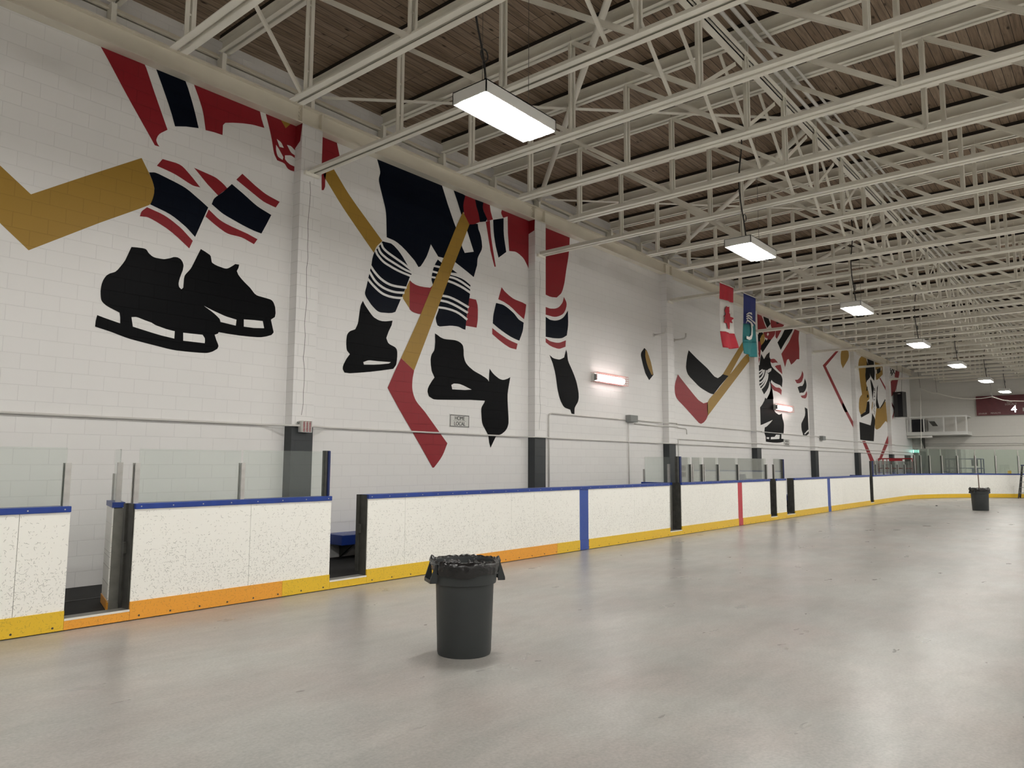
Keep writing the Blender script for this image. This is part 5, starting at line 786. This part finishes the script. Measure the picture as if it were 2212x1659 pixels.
# net rope, its side cable and hangers
P = [(9.0, 6.10), (8.7, 5.92), (8.42, 5.79), (8.17, 5.765), (7.8, 5.62), (7.4, 5.47), (6.85, 5.36), (6.4, 5.335), (6.05, 5.34), (5.75, 5.375), (5.53, 5.41), (5.3, 5.30), (5.0, 5.18), (4.70, 5.13), (4.09, 5.09), (3.4, 5.15), (2.6, 5.4), (1.8, 5.2), (.6, 5.1), (-1, 5.35), (-3, 5.1)]
t = thing('net_rope', (47.8, 6, 5.3), 'white net rope drooping across the far end', 'rope')
obj('top_rope', G().tube([(47.8, y, z) for y, z in P], .024, 6), MT['rope'], t, smooth=True)
obj('side_rope', G().tube([(47.8, 9.0, 6.10), (47.8, 9.06, 4.4), (47.8, 9.12, 2.62), (47.8, 9.02, 2.5), (47.8, 8.9, 2.35)], .016, 6), MT['rope'], t, smooth=True)
for y, z in ((9.0, 6.10), (8.17, 5.765), (5.53, 5.41), (2.6, 5.4), (-1, 5.35)):
    obj('hanger_wire', G().tube([(47.8, y, z), (47.9, y+.1, 7.0), (48.3, y+.35, 8.04)], .008, 5), MT['wire'], t)
# hanging speaker
t = thing('hanging_speaker', (48.6, 10.2, 4.5), 'tall black speaker hanging near the end of the left wall', 'speaker')
obj('cabinet', G().box((48.35, 10.02, 4.50), (48.85, 10.52, 6.0)), MT['speakerside'], t)
obj('grille', G().box((48.335, 10.03, 4.53), (48.35, 10.30, 5.97)), MT['speaker'], t, label='black cloth grille')
obj('plate', G().box((48.33, 10.12, 5.86), (48.337, 10.27, 5.90)), MT['signw'], t)
for y in (10.12, 10.42): obj('wire', G().tube([(48.5, y, 6.0), (48.5, y-.15, 8.04)], .007, 5), MT['wire'], t)
t.rotation_euler = (0, 0, radians(-12))
# gallery
t = thing('gallery', (52, 8.9, 3.5), 'white railed gallery platform in the far corner', 'gallery')
obj('platform', G().box((51.5, 7.30, 3.49), (XE-.005, YL-.01, 3.70)), MT['signw'], t)
for y in (10.55, 10.36, 9.62, 8.54, 7.89, 7.33):
    z1 = 4.66 if y < 10.5 else 4.5
    obj('rail_post', G().box((51.5, y-.035, 3.70), (51.57, y+.035, z1)), MT['signw'], t)
obj('top_rail', G().box((51.48, 7.30, 4.58), (51.58, 10.40, 4.66)), MT['signw'], t)
obj('side_rail', G().box((51.5, 7.30, 4.58), (XE-.01, 7.37, 4.66)), MT['signw'], t)
obj('support_pipe', G().tube([(51.6, 10.6, 3.40), (51.6, 9.2, 3.40)], .075, 10), MT['conduit'], t, smooth=True)
obj('bracket', G().prism([(51.9, 9.9, 3.49), (XE-.005, 9.9, 3.49), (XE-.005, 9.9, 2.7)], (0, .05, 0)), MT['darksteel'], t)
t = thing('tilted_lamp', (52.2, 9.0, 4.3), 'dark tilted panel lamp hanging inside the gallery', 'lamp')
obj('panel', G().prism([(51.9, 9.42, 4.36), (51.9, 9.10, 4.36), (51.9, 8.92, 4.06), (51.9, 9.20, 4.06)], (.06, 0, 0)), MT['darksteel'], t)
obj('arm', G().box((51.9, 9.1, 4.36), (51.95, 9.16, 4.6)), MT['signw'], t)
tag(obj('pale_board', G().box((52.98, 8.75, 3.72), (53.07, 9.65, 4.55)), MT['signw']), 'pale board standing at the back of the gallery behind the tilted lamp', 'board')
tag(obj('dark_panel', G().box((52.6, 9.75, 3.72), (52.7, 10.5, 4.55)), MT['speaker']), 'dark panel standing at the left end of the gallery', 'panel')
# exit sign, door, end-wall strips
t = thing('exit_sign', (52.95, 10.42, 2.44), 'glowing green exit sign in the far corner', 'sign')
obj('case', G().box((52.93, 10.22, 2.43), (XE-.005, 10.60, 2.63)), MT['lampbody'], t); obj('face', G().box((52.925, 10.235, 2.445), (52.931, 10.585, 2.615)), MT['exitl'], t)
obj('door_1', G().box((50.7, YL-.02, 0), (52.3, YL-.001, 2.25)), MT['darksteel'], kind='structure')
for k, z in enumerate((2.86, 2.98, 3.42)): tag(obj('wall_conduit', G().tube([(XE-.03, YL-.1, z), (XE-.03, -6, z)], .02, 6), MT['conduit'], smooth=True), 'thin conduit across the far wall, '+['lowest of three', 'middle of three', 'highest of three'][k], 'conduit')
# work platforms
def rails(g, pts, zs, zt, r=.032):
    for a, b in zip(pts, pts[1:]+pts[:1]):
        for z in zs: g.tube([(*a, z), (*b, z)], r, 6)
    for p in pts: g.tube([(*p, zs[0]-.1), (*p, zt)], r, 6)
def lift(x0, x1, y0, y1, zt, zd, mt, label, extra):
    t = thing('scissor_lift', ((x0+x1)/2, (y0+y1)/2, 0), label, 'lift', 'work lifts behind the boards')
    g = G(); rails(g, [(x0, y0), (x1, y0), (x1, y1), (x0, y1)], [zd+.1, (zt+zd)/2, zt], zt); ym = y0+(y1-y0)*.62
    g.tube([(x0, ym, zd), (x0, ym, zt)], .022, 6).tube([(x0, ym+.22, zd), (x0, ym+.22, zt)], .022, 6); obj('guard_rail', g, MT[mt], t)
    obj('deck', G().box((x0, y0, zd-.12), (x1, y1, zd)), MT['darksteel' if mt != 'bluem' else 'bluem'], t)
    g = G(); h = zd-.12
    for k in (0, 1):
        for x in (x0+.15, x1-.15):
            za, zb = .42+(h-.42)*k/2, .42+(h-.42)*(k+1)/2
            g.bar((x, y0+.1, za), (x, y1-.1, zb), .05, .09).bar((x, y1-.1, za), (x, y0+.1, zb), .05, .09)
    obj('scissor_arms', g, MT['darksteel'], t)
    obj('base', G().box((x0, y0, .18), (x1, y1, .42)), MT[mt], t)
    for x in (x0+.06, x1-.06):
        for y in (y0+.25, y1-.25): obj('wheel', G().tube([(x-.06, y, .19), (x+.06, y, .19)], .19, 16), MT['rubber'], t)
    for nm, a, b, m2 in extra: obj(nm, G().box(a, b), MT[m2], t)
    return t
lift(44.0, 44.9, 8.85, 10.5, 2.0, .95, 'redm', 'red railed work lift behind the low glass at the corner', [('gate_panel', (43.98, 9.33, 1.87), (44.02, 9.98, 1.99), 'redm'), ('control_box', (43.95, 8.95, 1.65), (44.1, 9.2, 1.95), 'darksteel')])
lift(49.5, 50.5, 6.46, 8.2, 2.02, .95, 'bluem', 'dark blue railed work lift behind the end glass', [('control_box', (49.45, 6.62, 1.62), (49.65, 6.92, 1.98), 'speaker'), ('tool_tray', (49.45, 6.62, 1.1), (49.65, 6.92, 1.5), 'bluem'), ('toe_board', (49.46, 6.46, .95), (49.5, 8.2, 1.24), 'bluem')])
t = thing('yellow_container', (51, 5.28, 0), 'yellow container standing behind the end boards', 'container')
bevel(obj('body', G().box((50.92, 5.20, 0.0), (51.1, 5.37, 1.36)), MT['yel'], t), .015); obj('cap', G().box((50.95, 5.28, 1.36), (51.05, 5.345, 1.42)), MT['edge'], t)
# step ladder at the right edge
t = thing('step_ladder', (45.7, 4.1, 0), 'step ladder with dark rails standing at the right end', 'ladder')
g = lambda a, b: G().bar(a, b, .045, .07)
obj('rail', g((45.55, 4.42, 0), (45.72, 4.19, 1.66)), MT['black'], t); obj('rail', g((45.55, 3.72, 0), (45.72, 3.90, 1.66)), MT['black'], t)
obj('rear_leg', g((46.22, 4.40, 0), (45.80, 4.19, 1.62)), MT['black'], t); obj('rear_leg', g((46.22, 3.74, 0), (45.80, 3.90, 1.62)), MT['black'], t)
for k in range(5):
    s = (k+1)/6; y0, y1 = lerp(4.42, 4.19, s), lerp(3.72, 3.90, s); x = lerp(45.55, 45.72, s)
    obj('step', G().box((x-.05, y1, s*1.66-.012), (x+.05, y0, s*1.66+.012)), MT['boxgrey'], t)
obj('brace', g((45.57, 4.40, .10), (46.16, 4.37, .28)), MT['black'], t)
bevel(obj('top_cap', G().box((45.64, 3.86, 1.64), (45.86, 4.24, 1.70)), MT['bluem'], t), .01)
